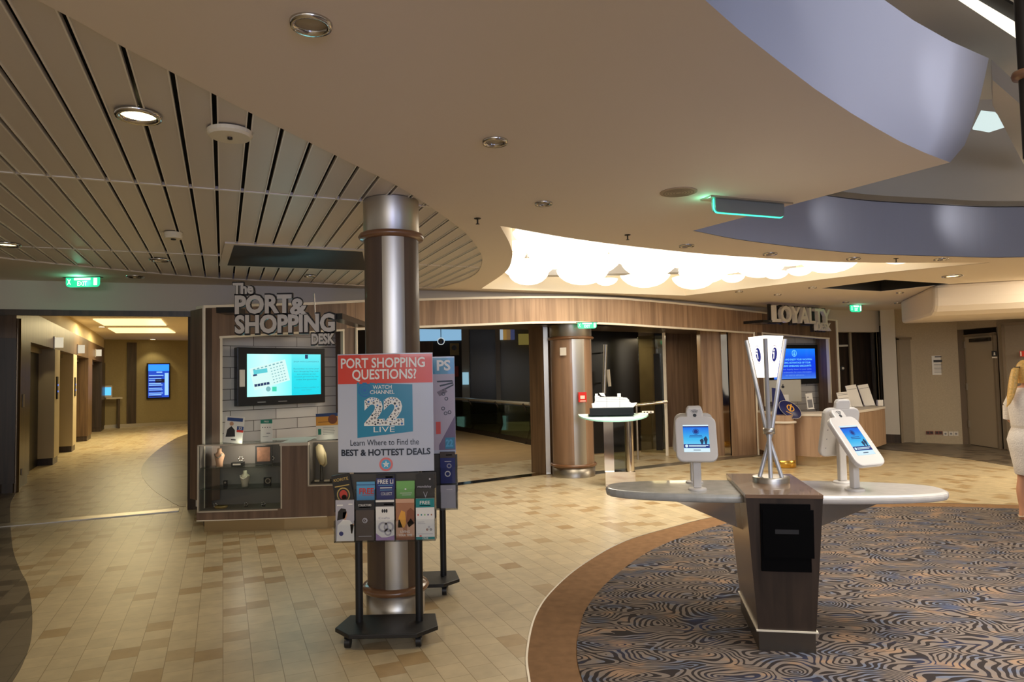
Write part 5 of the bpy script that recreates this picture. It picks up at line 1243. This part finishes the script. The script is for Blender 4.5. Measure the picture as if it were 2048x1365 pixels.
MB().disc(-3 * k_, .1 + 30 * k_, .028, -.002, 0, 20).disc(.002 - 3 * k_, .1 + 30 * k_ + .04, .01, -.002, 0, 10, rz=.015).build('fruit_emblem', m_ink, t)
MB().box(-.12, .1, -.06, .12, 0, .012).box(-.07, .07, .03, .045, .0, .12).build('foot', mat('foot_dark', (60, 58, 54), .4, .4), t)
def card(px, py, h, wd, label, tilt=0, mi=(), rz=0):
    t, p = lthing('card_holder', label, 'card holder', px, py, rz=rz, group=None)
    M_ = Matrix.Rotation(R(tilt), 4, 'Y')
    MB().box(-wd / 2, wd / 2, 0, .02, 0, h, 0, M_).box(-wd / 2, wd / 2, -.03, .06, 0, .008).build('card', m_paper, t)
    m_ = MB()
    for a, b, c, d in mi: m_.rect(a * wd, b * wd, c * h, d * h, -.0015, 0, M_)
    m_.build('print', m_gink, t)
card(1573, 818, .26, .1, 'narrow white card standing before the computer on the loyalty desk', 0, [(-.15, .15, .2, .35)])
card(1622, 819, .29, .12, 'tilted white card right of the computer on the loyalty desk', -6, [(-.3, -.1, .72, .8), (-.35, .35, .1, .6)])
def folder(px, py, h, wd, label, tilt, lines):
    t, p = lthing('leaflet_rack', label, 'leaflet', px, py, rz=0, group=None)
    t.location.z += .012
    M_ = Matrix.Rotation(R(tilt), 4, 'Y') @ Matrix.Rotation(R(-18), 4, 'X')
    m_ = MB().box(-wd / 2, wd / 2, 0, .02, 0, h, 0, M_).box(-wd / 2, wd / 2, -.02, .1, 0, .01)
    for z in lines: m_.rect(-wd * .45, wd * .45, z * h, z * h + .008, -.002, 1, M_)
    m_.build('leaflet', [m_paper, m_gink], t)
for q in [(1693, 818, .3, .2, 'white price list leaflet leftmost in the leaflet rack on the loyalty desk', -5, (.2, .4, .6, .82, .9)), (1715, 815, .42, .2, 'white leaflet in front of the second rank on the loyalty desk', -7, (.8,)), (1740, 813, .42, .2, 'white leaflet rightmost in the tall rank on the loyalty desk', -8, (.82,))]: folder(*q)
t, p = lthing('card_box', 'small white box at the right end of the loyalty desk', 'box', 1760, 812); MB().box(-.05, .05, -.03, .03, 0, .11).build('box', m_paper, t)
t, p = lthing('pen_tray', 'small white tray at the left end of the loyalty desk', 'tray', 1524, 815); MB().box(-.08, .1, -.05, .05, 0, .02).build('tray', m_white, t); MB().tube([(-.06, 0, .02), (0, 0, .05), (.06, 0, .02)], .01, 6).build('ribbon', m_gink, t)
# loyalty wall screen
nl = Vector((l_in[-1][0] - l_in[0][0], l_in[-1][1] - l_in[0][1])).normalized(); no = Vector((nl.y, -nl.x)) * .13
tvl2 = [(l_in[0][0] + no.x - nl.x, l_in[0][1] + no.y - nl.y), (l_in[-1][0] + no.x + nl.x, l_in[-1][1] + no.y + nl.y)]
T0, T1 = hit(1538, 720, tvl2), hit(1637, 728, tvl2)
zt_, zb_ = hit(1637, 690, tvl2).z, hit(1637, 767, tvl2).z
tw2, th2 = (Vector((T1.x, T1.y)) - Vector((T0.x, T0.y))).length, zt_ - zb_
tv2 = thing('wall_screen', 'wall screen glowing royal blue behind the loyalty desk', 'screen', (T0.x, T0.y, zb_), la)
MB().box(0, tw2, 0, .09, 0, th2).build('bezel', m_black, tv2)
s = MB().rect(tw2 * .08, tw2 * .93, th2 * .13, th2 * .9, -.004, 0)
cx = tw2 * .5
s.disc(cx, th2 * .78, .07, -.006, 1, 20, r0=.055).rect(cx - .01, cx + .01, th2 * .72, th2 * .84, -.006, 1).rect(cx - .035, cx + .035, th2 * .75, th2 * .77, -.006, 1)
for k, l in enumerate(('COME IN AND ENJOY YOUR VACATION', 'BY TAKING ADVANTAGE OF YOUR', 'EXCLUSIVE ONBOARD DISCOUNTS')): s.text(l, cx, th2 * (.60 - .08 * k), .035, 1, w=tw2 * (.72, .66, .68)[k], y=-.006, align='C', off=.02)
for k, l in enumerate(('See your loyalty letter in your suite', 'or call ambassador for more information', 'to visit in advance.')): s.text(l, cx, th2 * (.36 - .075 * k), .03, 2, w=tw2 * (.68, .68, .38)[k], y=-.006, align='C')
s.build('display', [vramp('loy_screen', [(0, (70, 130, 235)), (.25, (14, 60, 225)), (.6, (10, 70, 240)), (1, (20, 130, 255))], th2 * .13, th2 * .9, 'Z', 1.0), emit('loy_text', (120, 215, 255), 1.0), emit('loy_text2', (120, 170, 245), .9)], tv2)
# lettering of the loyalty desk
lsg = thing('desk_sign', 'brushed metal letters spelling Loyalty Desk over the right desk', 'sign', (0, 0, 0))
SGL = [(3.8, 11.6), (6.9, 13.9)]
F_, B_ = MB(), MB()
def sl(body, px0, px1, py0, py1):
    a, b = hit(px0, py1, SGL), hit(px1, py1, SGL); tp_ = hit(px0, py0, SGL)
    an = math.atan2(b.y - a.y, b.x - a.x); M_ = Matrix.Translation((a.x, a.y, 0)) @ Matrix.Rotation(an, 4, 'Z'); L = math.hypot(b.x - a.x, b.y - a.y); h = tp_.z - a.z
    F_.text(body, 0, a.z, h, 0, w=L, depth=.07, off=.02, M=M_); B_.text(body, -.015, a.z - .015, h + .03, 0, w=L + .03, y=.07, depth=.03, off=.05, M=M_)
sl('LOYALTY', 1543, 1655, 612, 643.5); sl('DESK', 1628, 1656, 646, 661)
F_.build('letters', m_letter, lsg); B_.build('backing', m_ink, lsg)
a, b = hit(1525, 640, SGL), hit(1560, 641, SGL); MB().strip([(a.x, a.y - .02), (b.x, b.y - .02)], a.z - .05, a.z, .4).build('bracket', m_fdark, lsg)
# round wood pedestal with navy board in front of the desk
pd = thing('pedestal_bin', 'round wooden pedestal with navy oval top and golden foot before the loyalty desk', 'pedestal', (4.42, 11.25, 0))
MB().lathe([(.165, .12), (.165, .85)], 32).lathe([(.001, .85), (.165, .85)], 32).build('drum', m_loy, pd)
MB().lathe([(.15, 0), (.172, .01), (.172, .12), (.165, .125)], 32).build('foot_ring', mat('brass', (220, 176, 84), .25, .9), pd)
MB().lathe([(.165, .715), (.2, .72), (.205, .735), (.2, .75), (.165, .755)], 32).build('ring', m_white, pd)
m_nav = mat('board_navy', (20, 28, 84), .4); m_gld = mat('emblem_gold', (224, 164, 60), .4)
Mo = Matrix.Translation((.09, -.05, .93)) @ Matrix.Rotation(R(28), 4, 'Y') @ Matrix.Rotation(R(-32), 4, 'X')
MB().lathe([(.001, 0), (.2, 0), (.21, .01), (.2, .02), (.001, .02)], 32, M=Mo @ Matrix.Rotation(R(90), 4, 'X') @ Matrix.Diagonal((1, .72, 1, 1))).build('oval_board', m_nav, pd)
MB().disc(0, 0, .205, -.021, 0, 32, Mo, .15, .2, .146).disc(0, .03, .07, -.022, 1, 16, Mo, .06, .052).rect(-.012, .012, -.04, .11, -.022, 1, Mo).rect(-.05, .05, .06, .08, -.022, 1, Mo).rect(-.06, .06, -.075, -.065, -.022, 1, Mo).build('emblem', [m_white, m_gld], pd)
MB().prism([(-.16, .86), (.06, .86), (.05, 1.1), (-.02, 1.27), (-.16, 1.3)], -.0, .02, 0, Qx).build('back_board', m_nav, pd)

# ================================================================== INFORMATION KIOSK
KP, KA = Vector((1.57, 4.245, 0)), R(-10)
m_kw = wood('kiosk_wood', (46, 37, 31), (66, 53, 44), .35)
m_ktop = wood('kiosk_top_wood', (112, 86, 66), (142, 112, 88), .22, (3, 14, 14), coat=.5)
m_stone = mat('white_stone', (206, 200, 192), .18, noise=.05, scale=18, coat=.3)
m_shaded_stone = mat('shaded_stone', (178, 178, 172), .2, noise=.14, scale=14, coat=.3)  # same stone as the other wing, veined, its shade put into the colour
kiosk = thing('information_kiosk', 'dark wood pedestal kiosk with white oval table wings, on the edge of the carpet', 'kiosk', KP, KA)
B0 = [(-.155, -.34), (.155, -.34), (.155, .34), (-.155, .34)]; B1 = [(-.205, -.40), (.205, -.40), (.205, .40), (-.205, .40)]
kb = MB().prism(B0, .13, .878, 0, None, B1)
kb.m[-4:] = [0, 1, 0, 1]
kb.build('body', [m_kw, mat('kiosk_steel', (150, 136, 118), .3, .9)], kiosk)
MB().box(-.207, .207, -.403, .403, .878, .9).build('top', m_ktop, kiosk, bev=.002)
MB().box(-.152, .152, -.335, .335, 0, .125).build('plinth', mat('plinth_grey', (96, 88, 80), .35, .7), kiosk)
MB().box(-.165, .165, -.35, .35, .125, .133).build('trim_strip', m_trim, kiosk)
sl_ = Matrix.Translation((0, -.372, .5)) @ Matrix.Rotation(R(4.6), 4, 'X')
ip_ = MB().box(-.13, .135, -.012, .0, -.03, .35, 0, sl_).box(-.12, .15, -.016, -.012, .05, .32, 0, sl_).build('front_panel', mat('panel_black', (4, 4, 5), .8, spec=.1), kiosk)
MB().rect(-.055, .07, .185, .21, -.0175, 0, sl_).build('slot_plate', mat('slot_grey', (40, 40, 42), .4), ip_)
def wing(sg, m, label, ln):
    up_ = [(.195, .29)] + [(.195 + ln * math.sin(R(a)), .29 * max(0, math.cos(R(a))) ** .72) for a in range(10, 91, 8)]
    pl = up_ + [(x, -z) for x, z in reversed(up_[:-1])]
    pl = [(sg * x, y) for x, y in pl]
    if sg > 0: pl = list(reversed(pl))
    MB().prism(pl, .825, .875).build('table_wing', m, kiosk, bev=.02, label=label, seg=3)
    g = [(sg * .16, .63), (sg * .2, .825), (sg * .62, .825)]
    if sg < 0: g = list(reversed(g))
    Q = Matrix(((1, 0, 0, 0), (0, 0, 1, 0), (0, 1, 0, 0), (0, 0, 0, 1)))
    MB().prism(g, -.13, .13, 0, Q).build('bracket', m_mirror, kiosk, label='polished steel bracket')
wing(-1, m_shaded_stone, 'veined stone table wing with shade in its colour', .81); wing(1, m_stone, 'white stone table wing', .79)

m_tabw = mat('tablet_shell', (214, 208, 200), .35); m_tabg = mat('tablet_mark', (50, 52, 56), .5)
def rr_poly(w_, h, r, n=5, tab=None):
    pts = []
    for cx, cz, a0 in ((w_ / 2 - r, -h / 2 + r, -90), (w_ / 2 - r, h / 2 - r, 0), (-w_ / 2 + r, h / 2 - r, 90), (-w_ / 2 + r, -h / 2 + r, 180)):
        for k in range(n + 1): a = R(a0 + 90 * k / n); pts.append((cx + r * math.cos(a), cz + r * math.sin(a)))
    return pts
sky = vramp('tab_screen', [(0, (170, 225, 245)), (.2, (120, 205, 240)), (.45, (60, 180, 235)), (.8, (20, 110, 225)), (1, (16, 70, 200))], -.1, .11, 'Y', 1.05)
def tablet(px, py, yaw, tilt, hh, label, W_=.25, Hh=.32):
    p = P(px, py, .875)
    t = thing('tablet_stand', label, 'tablet stand', p, R(yaw), 'tablets on the information kiosk')
    MB().lathe([(.001, .012), (.05, .012), (.056, .006), (.056, 0)], 24).build('foot', m_tabw, t)
    MB().box(-.024, .024, -.018, .018, .012, hh).build('post', m_tabw, t, bev=.006)
    Mt = Matrix.Translation((0, -.02, hh + .02)) @ Matrix.Rotation(R(90 - tilt), 4, 'X')      # local y runs up the face
    sh = MB().prism(rr_poly(W_, Hh, .045), -.02, .012, 0)
    tabp = [(-.05, Hh / 2 - .01), (.05, Hh / 2 - .01), (.05, Hh / 2 + .035), (.04, Hh / 2 + .055), (-.04, Hh / 2 + .055), (-.05, Hh / 2 + .035)]
    sh.prism(tabp, -.02, .011, 0)
    h = sh.build('head', m_tabw, t, bev=.008, seg=2); h.matrix_local = Mt
    w2, h2 = W_ * .31, Hh * .30
    F2 = Matrix(((1, 0, 0, 0), (0, 0, 1, 0), (0, -1, 0, 0), (0, 0, 0, 1))).inverted()
    Fm = Matrix(((1, 0, 0, 0), (0, 0, 1, 0), (0, -1, 0, 0), (0, 0, 0, 1)))          # (x, y, z) -> (x, z, -y)
    s_ = MB().rect(-w2, w2, -h2, h2, -.0128, 0, Fm).rect(-w2, w2, -h2, -h2 * .72, -.0134, 1, Fm).rect(-w2, w2, -h2 * .7, -h2 * .42, -.0134, 2, Fm).rect(-w2, w2, h2 * .9, h2, -.0134, 1, Fm).rect(-w2, w2, h2 * .82, h2 * .9, -.0134, 2, Fm)
    s_.disc(0, h2 * .5, .013, -.0136, 2, 16, Fm).disc(0, h2 * .5, .019, -.0136, 2, 16, Fm, r0=.016).disc(-w2 * .78, -h2 * .56, .009, -.0138, 1, 12, Fm)
    s_.rect(-w2 * .6, w2 * .9, -h2 * .54, -h2 * .5, -.0138, 1, Fm).rect(-w2 * .6, w2 * .7, -h2 * .62, -h2 * .58, -.0138, 1, Fm)
    s_.rect(-w2 * .5, w2 * .45, h2 * .18, h2 * .22, -.0136, 2, Fm).rect(-w2 * .55, w2 * .5, h2 * .08, h2 * .12, -.0136, 2, Fm)
    for fx, fh in ((.42, .035), (.72, .05)): s_.poly([(w2 * fx - .004, -h2 * .42), (w2 * fx + .005, -h2 * .42), (w2 * fx + .012, -h2 * .42 + fh * .6), (w2 * fx + .003, -h2 * .42 + fh), (w2 * fx - .012, -h2 * .42 + fh * .7)], -.0136, 3, Fm)
    s_.rect(-.02, .022, -h2 * .88, -h2 * .83, -.0138, 3, Fm)
    d_ = s_.build('display', [sky, emit('tab_white', (214, 240, 250), 1.0), emit('tab_navy', (10, 44, 130), .9), emit('tab_fig', (20, 60, 110), .6)], h)
    i_ = MB().disc(0, Hh / 2 + .005, .011, -.0125, 0, 14, Fm)
    for r in (.02, .028, .036):
        a_ = [(r * math.cos(R(a)), Hh / 2 + .005 + r * math.sin(R(a))) for a in range(50, 131, 10)]; b_ = [((r - .003) * math.cos(R(a)), Hh / 2 + .005 + (r - .003) * math.sin(R(a))) for a in range(130, 49, -10)]
        i_.poly(a_ + b_, -.0125, 0, Fm)
    i_.build('contactless_mark', m_tabg, h)
    bm_ = MB()
    for k in range(3): bm_.rect(-.06, .01, -.02 + .02 * k, -.012 + .02 * k, .0205, 0, Fm)
    for k in (-.1, -.04, .02): bm_.disc(.09, k, .004, .0205, 0, 8, Fm)
    bm_.build('back_label', m_gink, h)
    return t
tablet(1395, 980, -10, 22, .29, 'front tablet on the left wing, screen towards the camera', .245, .285)
tablet(1389, 966, 176, 26, .30, 'rear tablet on the left wing, hidden behind the front one', .245, .29)
tablet(1710, 981, 24, 38, .27, 'front tablet on the white right wing, tilted screen towards the camera', .235, .34)
tablet(1685, 966, 190, 14, .30, 'rear tablet on the white right wing, seen from its blank back', .25, .32)
# table lamp
p = P(1542, 964, .9)
lamp = thing('table_lamp', 'lamp of three crossed steel rods with a glowing white shade on the kiosk', 'lamp', p, R(-21))
MB().lathe([(.001, .036), (.085, .036), (.108, .034), (.11, .03), (.11, 0)], 36).build('base', m_steel, lamp)
tri = lambda r, z, o=0: [(r * math.sin(R(o + 120 * k)), -r * math.cos(R(o + 120 * k)), z) for k in range(3)]
zs0, zs1 = .65, .91
lo, hi = tri(.068, zs0), tri(.122, zs1)
shm = MB()
for k in range(3):
    j = (k + 1) % 3
    shm.add([lo[k], lo[j], hi[j], hi[k]], [(0, 1, 2, 3)])
shm.build('shade', emit('lamp_shade', (255, 244, 226), 2.2), lamp)
cz = .315
rods = [Vector(v) for v in tri(.135, zs1 - .02)]
for k, rt_ in enumerate(rods):
    ctr = Vector((rt_.x * .13, rt_.y * .13, cz)); bt_ = Vector((-rt_.x * .56, -rt_.y * .56, .03)) if k else Vector((0, -.078, .03))
    MB().cyl(bt_, ctr, .013, n=10).cyl(ctr, rt_, .013, n=10).build('rod', mat('rod_aluminium', (192, 192, 194), .4, .5), lamp)
MB().lathe([(.02, cz - .02), (.036, cz - .018), (.036, cz + .018), (.02, cz + .02)], 20).build('clamp', m_steel, lamp)
for k in (0, 2):
    j = (k + 1) % 3
    a, b, c_, d_ = (Vector(lo[k]), Vector(lo[j]), Vector(hi[j]), Vector(hi[k]))
    ux = (b - a).normalized(); mid_ = (a + b + c_ + d_) / 4 + ((d_ + c_) / 2 - (a + b) / 2) * .06; uz = ((d_ + c_) / 2 - (a + b) / 2).normalized(); n_ = ux.cross(uz)
    if n_.dot(Vector((mid_.x, mid_.y, 0))) < 0: n_ = -n_
    mid_ = mid_ + n_ * .004
    Mf = Matrix(((ux.x, -n_.x, uz.x, mid_.x), (ux.y, -n_.y, uz.y, mid_.y), (ux.z, -n_.z, uz.z, mid_.z), (0, 0, 0, 1)))
    MB().disc(0, 0, .046, -.001, 1, 28, Mf, .056, .042, .053).disc(.004, -.002, .03, -.002, 0, 24, Mf, .045).disc(-.006, .024, .007, -.003, 2, 16, Mf).rect(-.018, .0, .002, .012, -.003, 2, Mf).rect(-.008, .0, -.028, .012, -.003, 2, Mf).build('information_mark', [emit('mark_navy', (50, 60, 170), .5), emit('mark_grey', (120, 130, 180), .6), emit('mark_white', (255, 246, 232), 2.0)], lamp)
light('lamp_light', 'POINT', p + Vector((0, 0, .8)), (0, 0, 0), 4, (1, .93, .8), .08)

# ================================================================== RIGHT WALL FITTINGS
def wthing(name, label, cat, px, py, group=None, wall=None):
    h = hit(px, py, wall or RW)
    an = math.atan2((wall or RW)[-1][1] - (wall or RW)[0][1], (wall or RW)[-1][0] - (wall or RW)[0][0])
    return thing(name, label, cat, (h.x, h.y, h.z), an, group)
t = wthing('paper_notice', 'white paper notice with dark heading on the tan wall', 'notice', 1877, 731)
m_ = MB().rect(-.115, .115, -.2, .2, -.004, 0).rect(-.06, .06, .165, .185, -.006, 1).rect(-.085, .085, .06, .11, -.006, 1)
for k in range(7): m_.rect(-.08, .07 + .01 * (k % 2), -.15 + .027 * k, -.142 + .027 * k, -.006, 2)
m_.build('sheet', [m_paper, m_ink, m_gink], t)
for i, px in enumerate((1856, 1863, 1874, 1881)):
    t = wthing('socket', 'red-rimmed dark socket in the low row on the tan wall', 'socket', px, 866, 'red sockets on the tan wall'); MB().box(-.034, .034, -.012, .01, -.035, .035).build('plate', mat('socket_red', (130, 60, 50), .5), t); MB().box(-.024, .024, -.014, -.01, -.022, .022).build('insert', m_cap, t)
for i, px in enumerate((1891, 1902, 1912)):
    t = wthing('socket', 'white socket in the low row on the tan wall beside the niche', 'socket', px, 868, 'white sockets on the tan wall'); MB().box(-.04, .04, -.012, .01, -.045, .045).build('plate', m_white, t); MB().disc(0, 0, .02, -.0125).build('recess', m_gink, t)
q = G(1786, 886); q = V(1781, 744, pl0.y - .0)
t = thing('wall_panel', 'small brown plate on the white pilaster', 'wall plate', (q.x, q.y - .0, q.z)); MB().box(-.055, .055, -.02, .03, -.08, .08).build('plate', mat('plate_brown', (120, 104, 80), .4, .4), t)
q = V(1984, 708, nB.y + .02)
t = thing('door_sign', 'small black square sign with white figure on the tan door', 'sign', (q.x, q.y - .06, q.z)); MB().box(-.05, .05, -.005, .0, -.05, .05).build('plate', m_ink, t); MB().disc(0, .012, .015, -.006, 0, 12).poly([(-.02, -.03), (.02, -.03), (.012, .0), (-.012, .0)], -.006).box(-.05, .05, -.005, 0, -.085, -.06).build('pictogram', m_white, t)
q = V(2046, 708, nB.y - .7)
t = thing('door_sign', 'small red and white sign on the door behind the woman', 'sign', (q.x, q.y, q.z)); MB().box(-.06, .06, -.005, .0, -.05, .05).build('plate', m_red, t); MB().rect(-.055, -.03, -.04, .04, -.006).build('mark', m_white, t)
q = V(1684, 737, 15.2)
t = thing('round_fitting', 'round dark knob on the dark passage wall right of the loyalty desk', 'knob', (q.x, q.y, q.z)); MB().cyl((0, .1, 0), (0, -.02, 0), .05, n=16).build('rosette', m_fdark, t); MB().cyl((0, -.02, 0), (0, -.05, 0), .028, n=14).build('knob', m_steel, t)
q0 = V(1678, 692, 15.0); q1 = V(1696, 692, 15.0)
tag(MB().box(q0.x, q1.x, 15.0, 15.4, q0.z - .02, q0.z + .02).build('wall_shelf', m_trim), 'short pale shelf on the dark wall right of the loyalty desk', 'shelf')
# upper deck column and skylight glimpsed at the top right
cx_ = P(2046, 150, 4.0)
t = thing('column', 'dark column with a brown ring on the upper deck at top right', 'column', (cx_.x + .02, cx_.y, 3.3))
MB().cyl((0, 0, 0), (0, 0, 2.1), .05, n=20).build('shaft', m_cap, t); MB().lathe([(.05, .66), (.09, .67), (.1, .7), (.09, .73), (.05, .74)], 24).build('ring', m_ring, t)
sk = [P(*q, 4.6) for q in [(1962, 221), (1990, 224), (2015, 250), (1978, 262), (1945, 256)]]
tag(MB().prism([(p.x, p.y) for p in sk], 4.58, 4.6).build('skylight_pane', emit('daylight_pane', (205, 224, 222), 1.1)), 'bright skylight pane glimpsed past the balcony tip', 'skylight')
struct('wall_upper_slab', MB().prism([(P(*q, 4.3).x, P(*q, 4.3).y) for q in [(1985, 160), (2048, 215), (2100, 300), (2048, 330), (1985, 210)]], 4.3, 4.5), m_up)

# ================================================================== WOMAN AT THE RIGHT EDGE
WP = (5.16, 6.86, 0.0)
woman = thing('person', 'person in a white lace dress with long blonde ponytail, turned away at the right edge', 'person', WP, R(97))
woman.scale = (.98, .98, .98)
m_sk = mat('skin', (206, 148, 112), .5, noise=.05, scale=12)
def skin_body(verts, edges, name, m, parent, sub=2):
    me = bpy.data.meshes.new(name); me.from_pydata([v[:3] for v in verts], edges, [])
    o = bpy.data.objects.new(name, me); col.objects.link(o); o.parent = parent
    me.materials.append(m)
    o.modifiers.new('skin', 'SKIN').use_smooth_shade = True
    for i, v in enumerate(verts):
        d = me.skin_vertices[0].data[i]; r = v[3]
        d.radius = r if isinstance(r, tuple) else (r, r); d.use_root = (i == 0)
    ss = o.modifiers.new('subsurf', 'SUBSURF'); ss.levels = sub; ss.render_levels = sub
    return o
bv, be = [], []
def chain(start, pts):
    prev = start
    for p_ in pts:
        bv.append(p_); i = len(bv) - 1
        if prev is not None: be.append((prev, i))
        prev = i
    return prev
chain(None, [(0, 0, .88, (.15, .12))])
neck = chain(0, [(0, .0, .98, (.13, .105)), (0, .005, 1.1, (.125, .1)), (0, .01, 1.24, (.14, .11)), (0, .015, 1.35, (.10, .08)), (0, .01, 1.41, (.05, .05)), (0, -.005, 1.45, (.052, .056)), (0, -.02, 1.50, (.066, .08)), (0, -.015, 1.57, (.072, .088)), (0, -.008, 1.62, (.05, .06))])
for sx_ in (-1, 1):
    f = .03 if sx_ > 0 else -.02
    leg = chain(0, [(sx_ * .09, 0, .80, .088), (sx_ * .095, -.005 + f, .62, .072), (sx_ * .09, -.01 + f, .47, .054), (sx_ * .088, .02 + f, .33, .056), (sx_ * .085, .02 + f, .18, .038), (sx_ * .085, .025 + f, .085, .034)])
    chain(leg, [(sx_ * .087, -.05 + f, .042, (.036, .028)), (sx_ * .092, -.12 + f, .028, (.036, .018)), (sx_ * .092, -.165 + f, .024, (.024, .012))]); chain(leg, [(sx_ * .085, .05 + f, .035, .03)])
    arm = chain(4, [(sx_ * .165, .015, 1.33, .05), (sx_ * .20, .03, 1.2, .043), (sx_ * .215, .03, 1.06, .037), (sx_ * .19, -.08, .98, .034), (sx_ * .16, -.19, .95, .025), (sx_ * .15, -.24, .945, (.034, .016))])
    for k, (dx, dl_) in enumerate(((-.03, .062), (-.01, .074), (.01, .07), (.03, .055))):
        b0 = (sx_ * .15 + dx, -.275, .94)
        chain(arm, [(b0[0], b0[1], b0[2], .0095), (b0[0] + dx * .1, b0[1] - dl_ * .5, b0[2] - .012, .0085), (b0[0] + dx * .1, b0[1] - dl_ * .85, b0[2] - .035, .0075)])
    chain(arm, [(sx_ * .15 - sx_ * .04, -.25, .95, .0105), (sx_ * .15 - sx_ * .058, -.285, .945, .0085)])
skin_body(bv, be, 'body', m_sk, woman)
m_lace = mat('white_lace', (232, 222, 210), .8, noise=.07, scale=70, bump=.6)
def rings(rs, n=28, cap=False):
    m = MB(); vs = []
    for z, a, b, cx, cy in rs:
        for k in range(n):
            t = 2 * math.pi * k / n
            vs.append((cx + a * math.cos(t), cy + b * math.sin(t), z))
    fs = [(i * n + k, i * n + (k + 1) % n, (i + 1) * n + (k + 1) % n, (i + 1) * n + k) for i in range(len(rs) - 1) for k in range(n)]
    return m.add(vs, fs, 0, True)
dress = rings([(.51, .148, .135, 0, .005), (.52, .155, .142, 0, .005), (.62, .172, .152, 0, .005), (.75, .188, .168, 0, .012), (.86, .195, .182, 0, .02), (.94, .182, .16, 0, .012), (.99, .166, .138, 0, .004), (1.0, .172, .145, 0, .004), (1.02, .172, .146, 0, .006), (1.1, .17, .15, 0, .014), (1.2, .178, .155, 0, .018), (1.29, .178, .145, 0, .018), (1.35, .15, .115, 0, .015), (1.385, .10, .085, 0, .012), (1.395, .078, .072, 0, .01)])
dress.build('dress', m_lace, woman)
rings([(.985, .171, .143, 0, .004), (1.01, .174, .147, 0, .005)]).build('belt', mat('belt_white', (220, 208, 192), .6), woman)
for sx_ in (-1, 1):
    MB().cyl((sx_ * .12, .015, 1.34), (sx_ * .2, .03, 1.2), .066, .062, n=18).cyl((sx_ * .2, .03, 1.2), (sx_ * .215, .03, 1.06), .062, .056, n=18).build('sleeve', m_lace, woman)
    f = .03 if sx_ > 0 else -.02
    MB().prism([(sx_ * .092 + .04 * math.cos(R(a)), -.06 + f + .12 * math.sin(R(a))) for a in range(0, 360, 24)], 0, .012).box(sx_ * .092 - .04, sx_ * .092 + .04, -.13 + f, -.11 + f, .008, .052).tube([(sx_ * .087 - .04, .03 + f, .085), (sx_ * .087, -.01 + f, .08), (sx_ * .087 + .04, .03 + f, .085), (sx_ * .087, .07 + f, .075), (sx_ * .087 - .04, .03 + f, .085)], .007, 6).build('sandal', mat('sandal_cream', (230, 206, 170), .5), woman)
m_hair = mat('blonde_hair', (222, 176, 96), .45, noise=.2, scale=60)
hm = MB()
for k, (z, a, b, cy) in enumerate([]): pass
hair = rings([(1.44, .03, .02, 0, .075), (1.48, .066, .05, 0, .05), (1.53, .083, .08, 0, .028), (1.59, .086, .092, 0, .012), (1.64, .072, .08, 0, .004), (1.67, .045, .05, 0, .004), (1.682, .004, .004, 0, .004)])
pt = [(1.60, .012, .012, 0, .095), (1.60, .03, .02, 0, .115), (1.585, .036, .03, 0, .13), (1.5, .042, .034, 0, .155), (1.4, .046, .032, 0, .175), (1.3, .036, .024, 0, .205), (1.24, .02, .012, 0, .225), (1.2, .004, .003, .01, .245)]
hp = rings(pt, 16); hair.add(hp.v, hp.f, 0, True)
hair.build('hair', m_hair, woman)
rings([(1.585, .024, .024, 0, .112), (1.61, .026, .026, 0, .108)], 14).build('hair_tie', m_ink, woman)
MB().lathe([(.001, -.02), (.012, -.012), (.014, 0), (.009, .016), (.001, .022)], 10, (0, -.108, 1.525)).build('nose', m_sk, woman)
for sx_ in (-1, 1):
    MB().lathe([(.001, -.011), (.011, 0), (.001, .011)], 12, (sx_ * .03, -.092, 1.55)).build('eye', mat('eye_white', (240, 240, 236), .3), woman)
    MB().lathe([(.001, -.03), (.01, -.016), (.014, .006), (.001, .026)], 10, (sx_ * .076, -.005, 1.535)).build('ear', m_sk, woman)
MB().lathe([(.001, -.006), (.022, 0), (.001, .006)], 12, (0, -.09, 1.485)).build('mouth', mat('lips', (180, 90, 86), .5), woman)
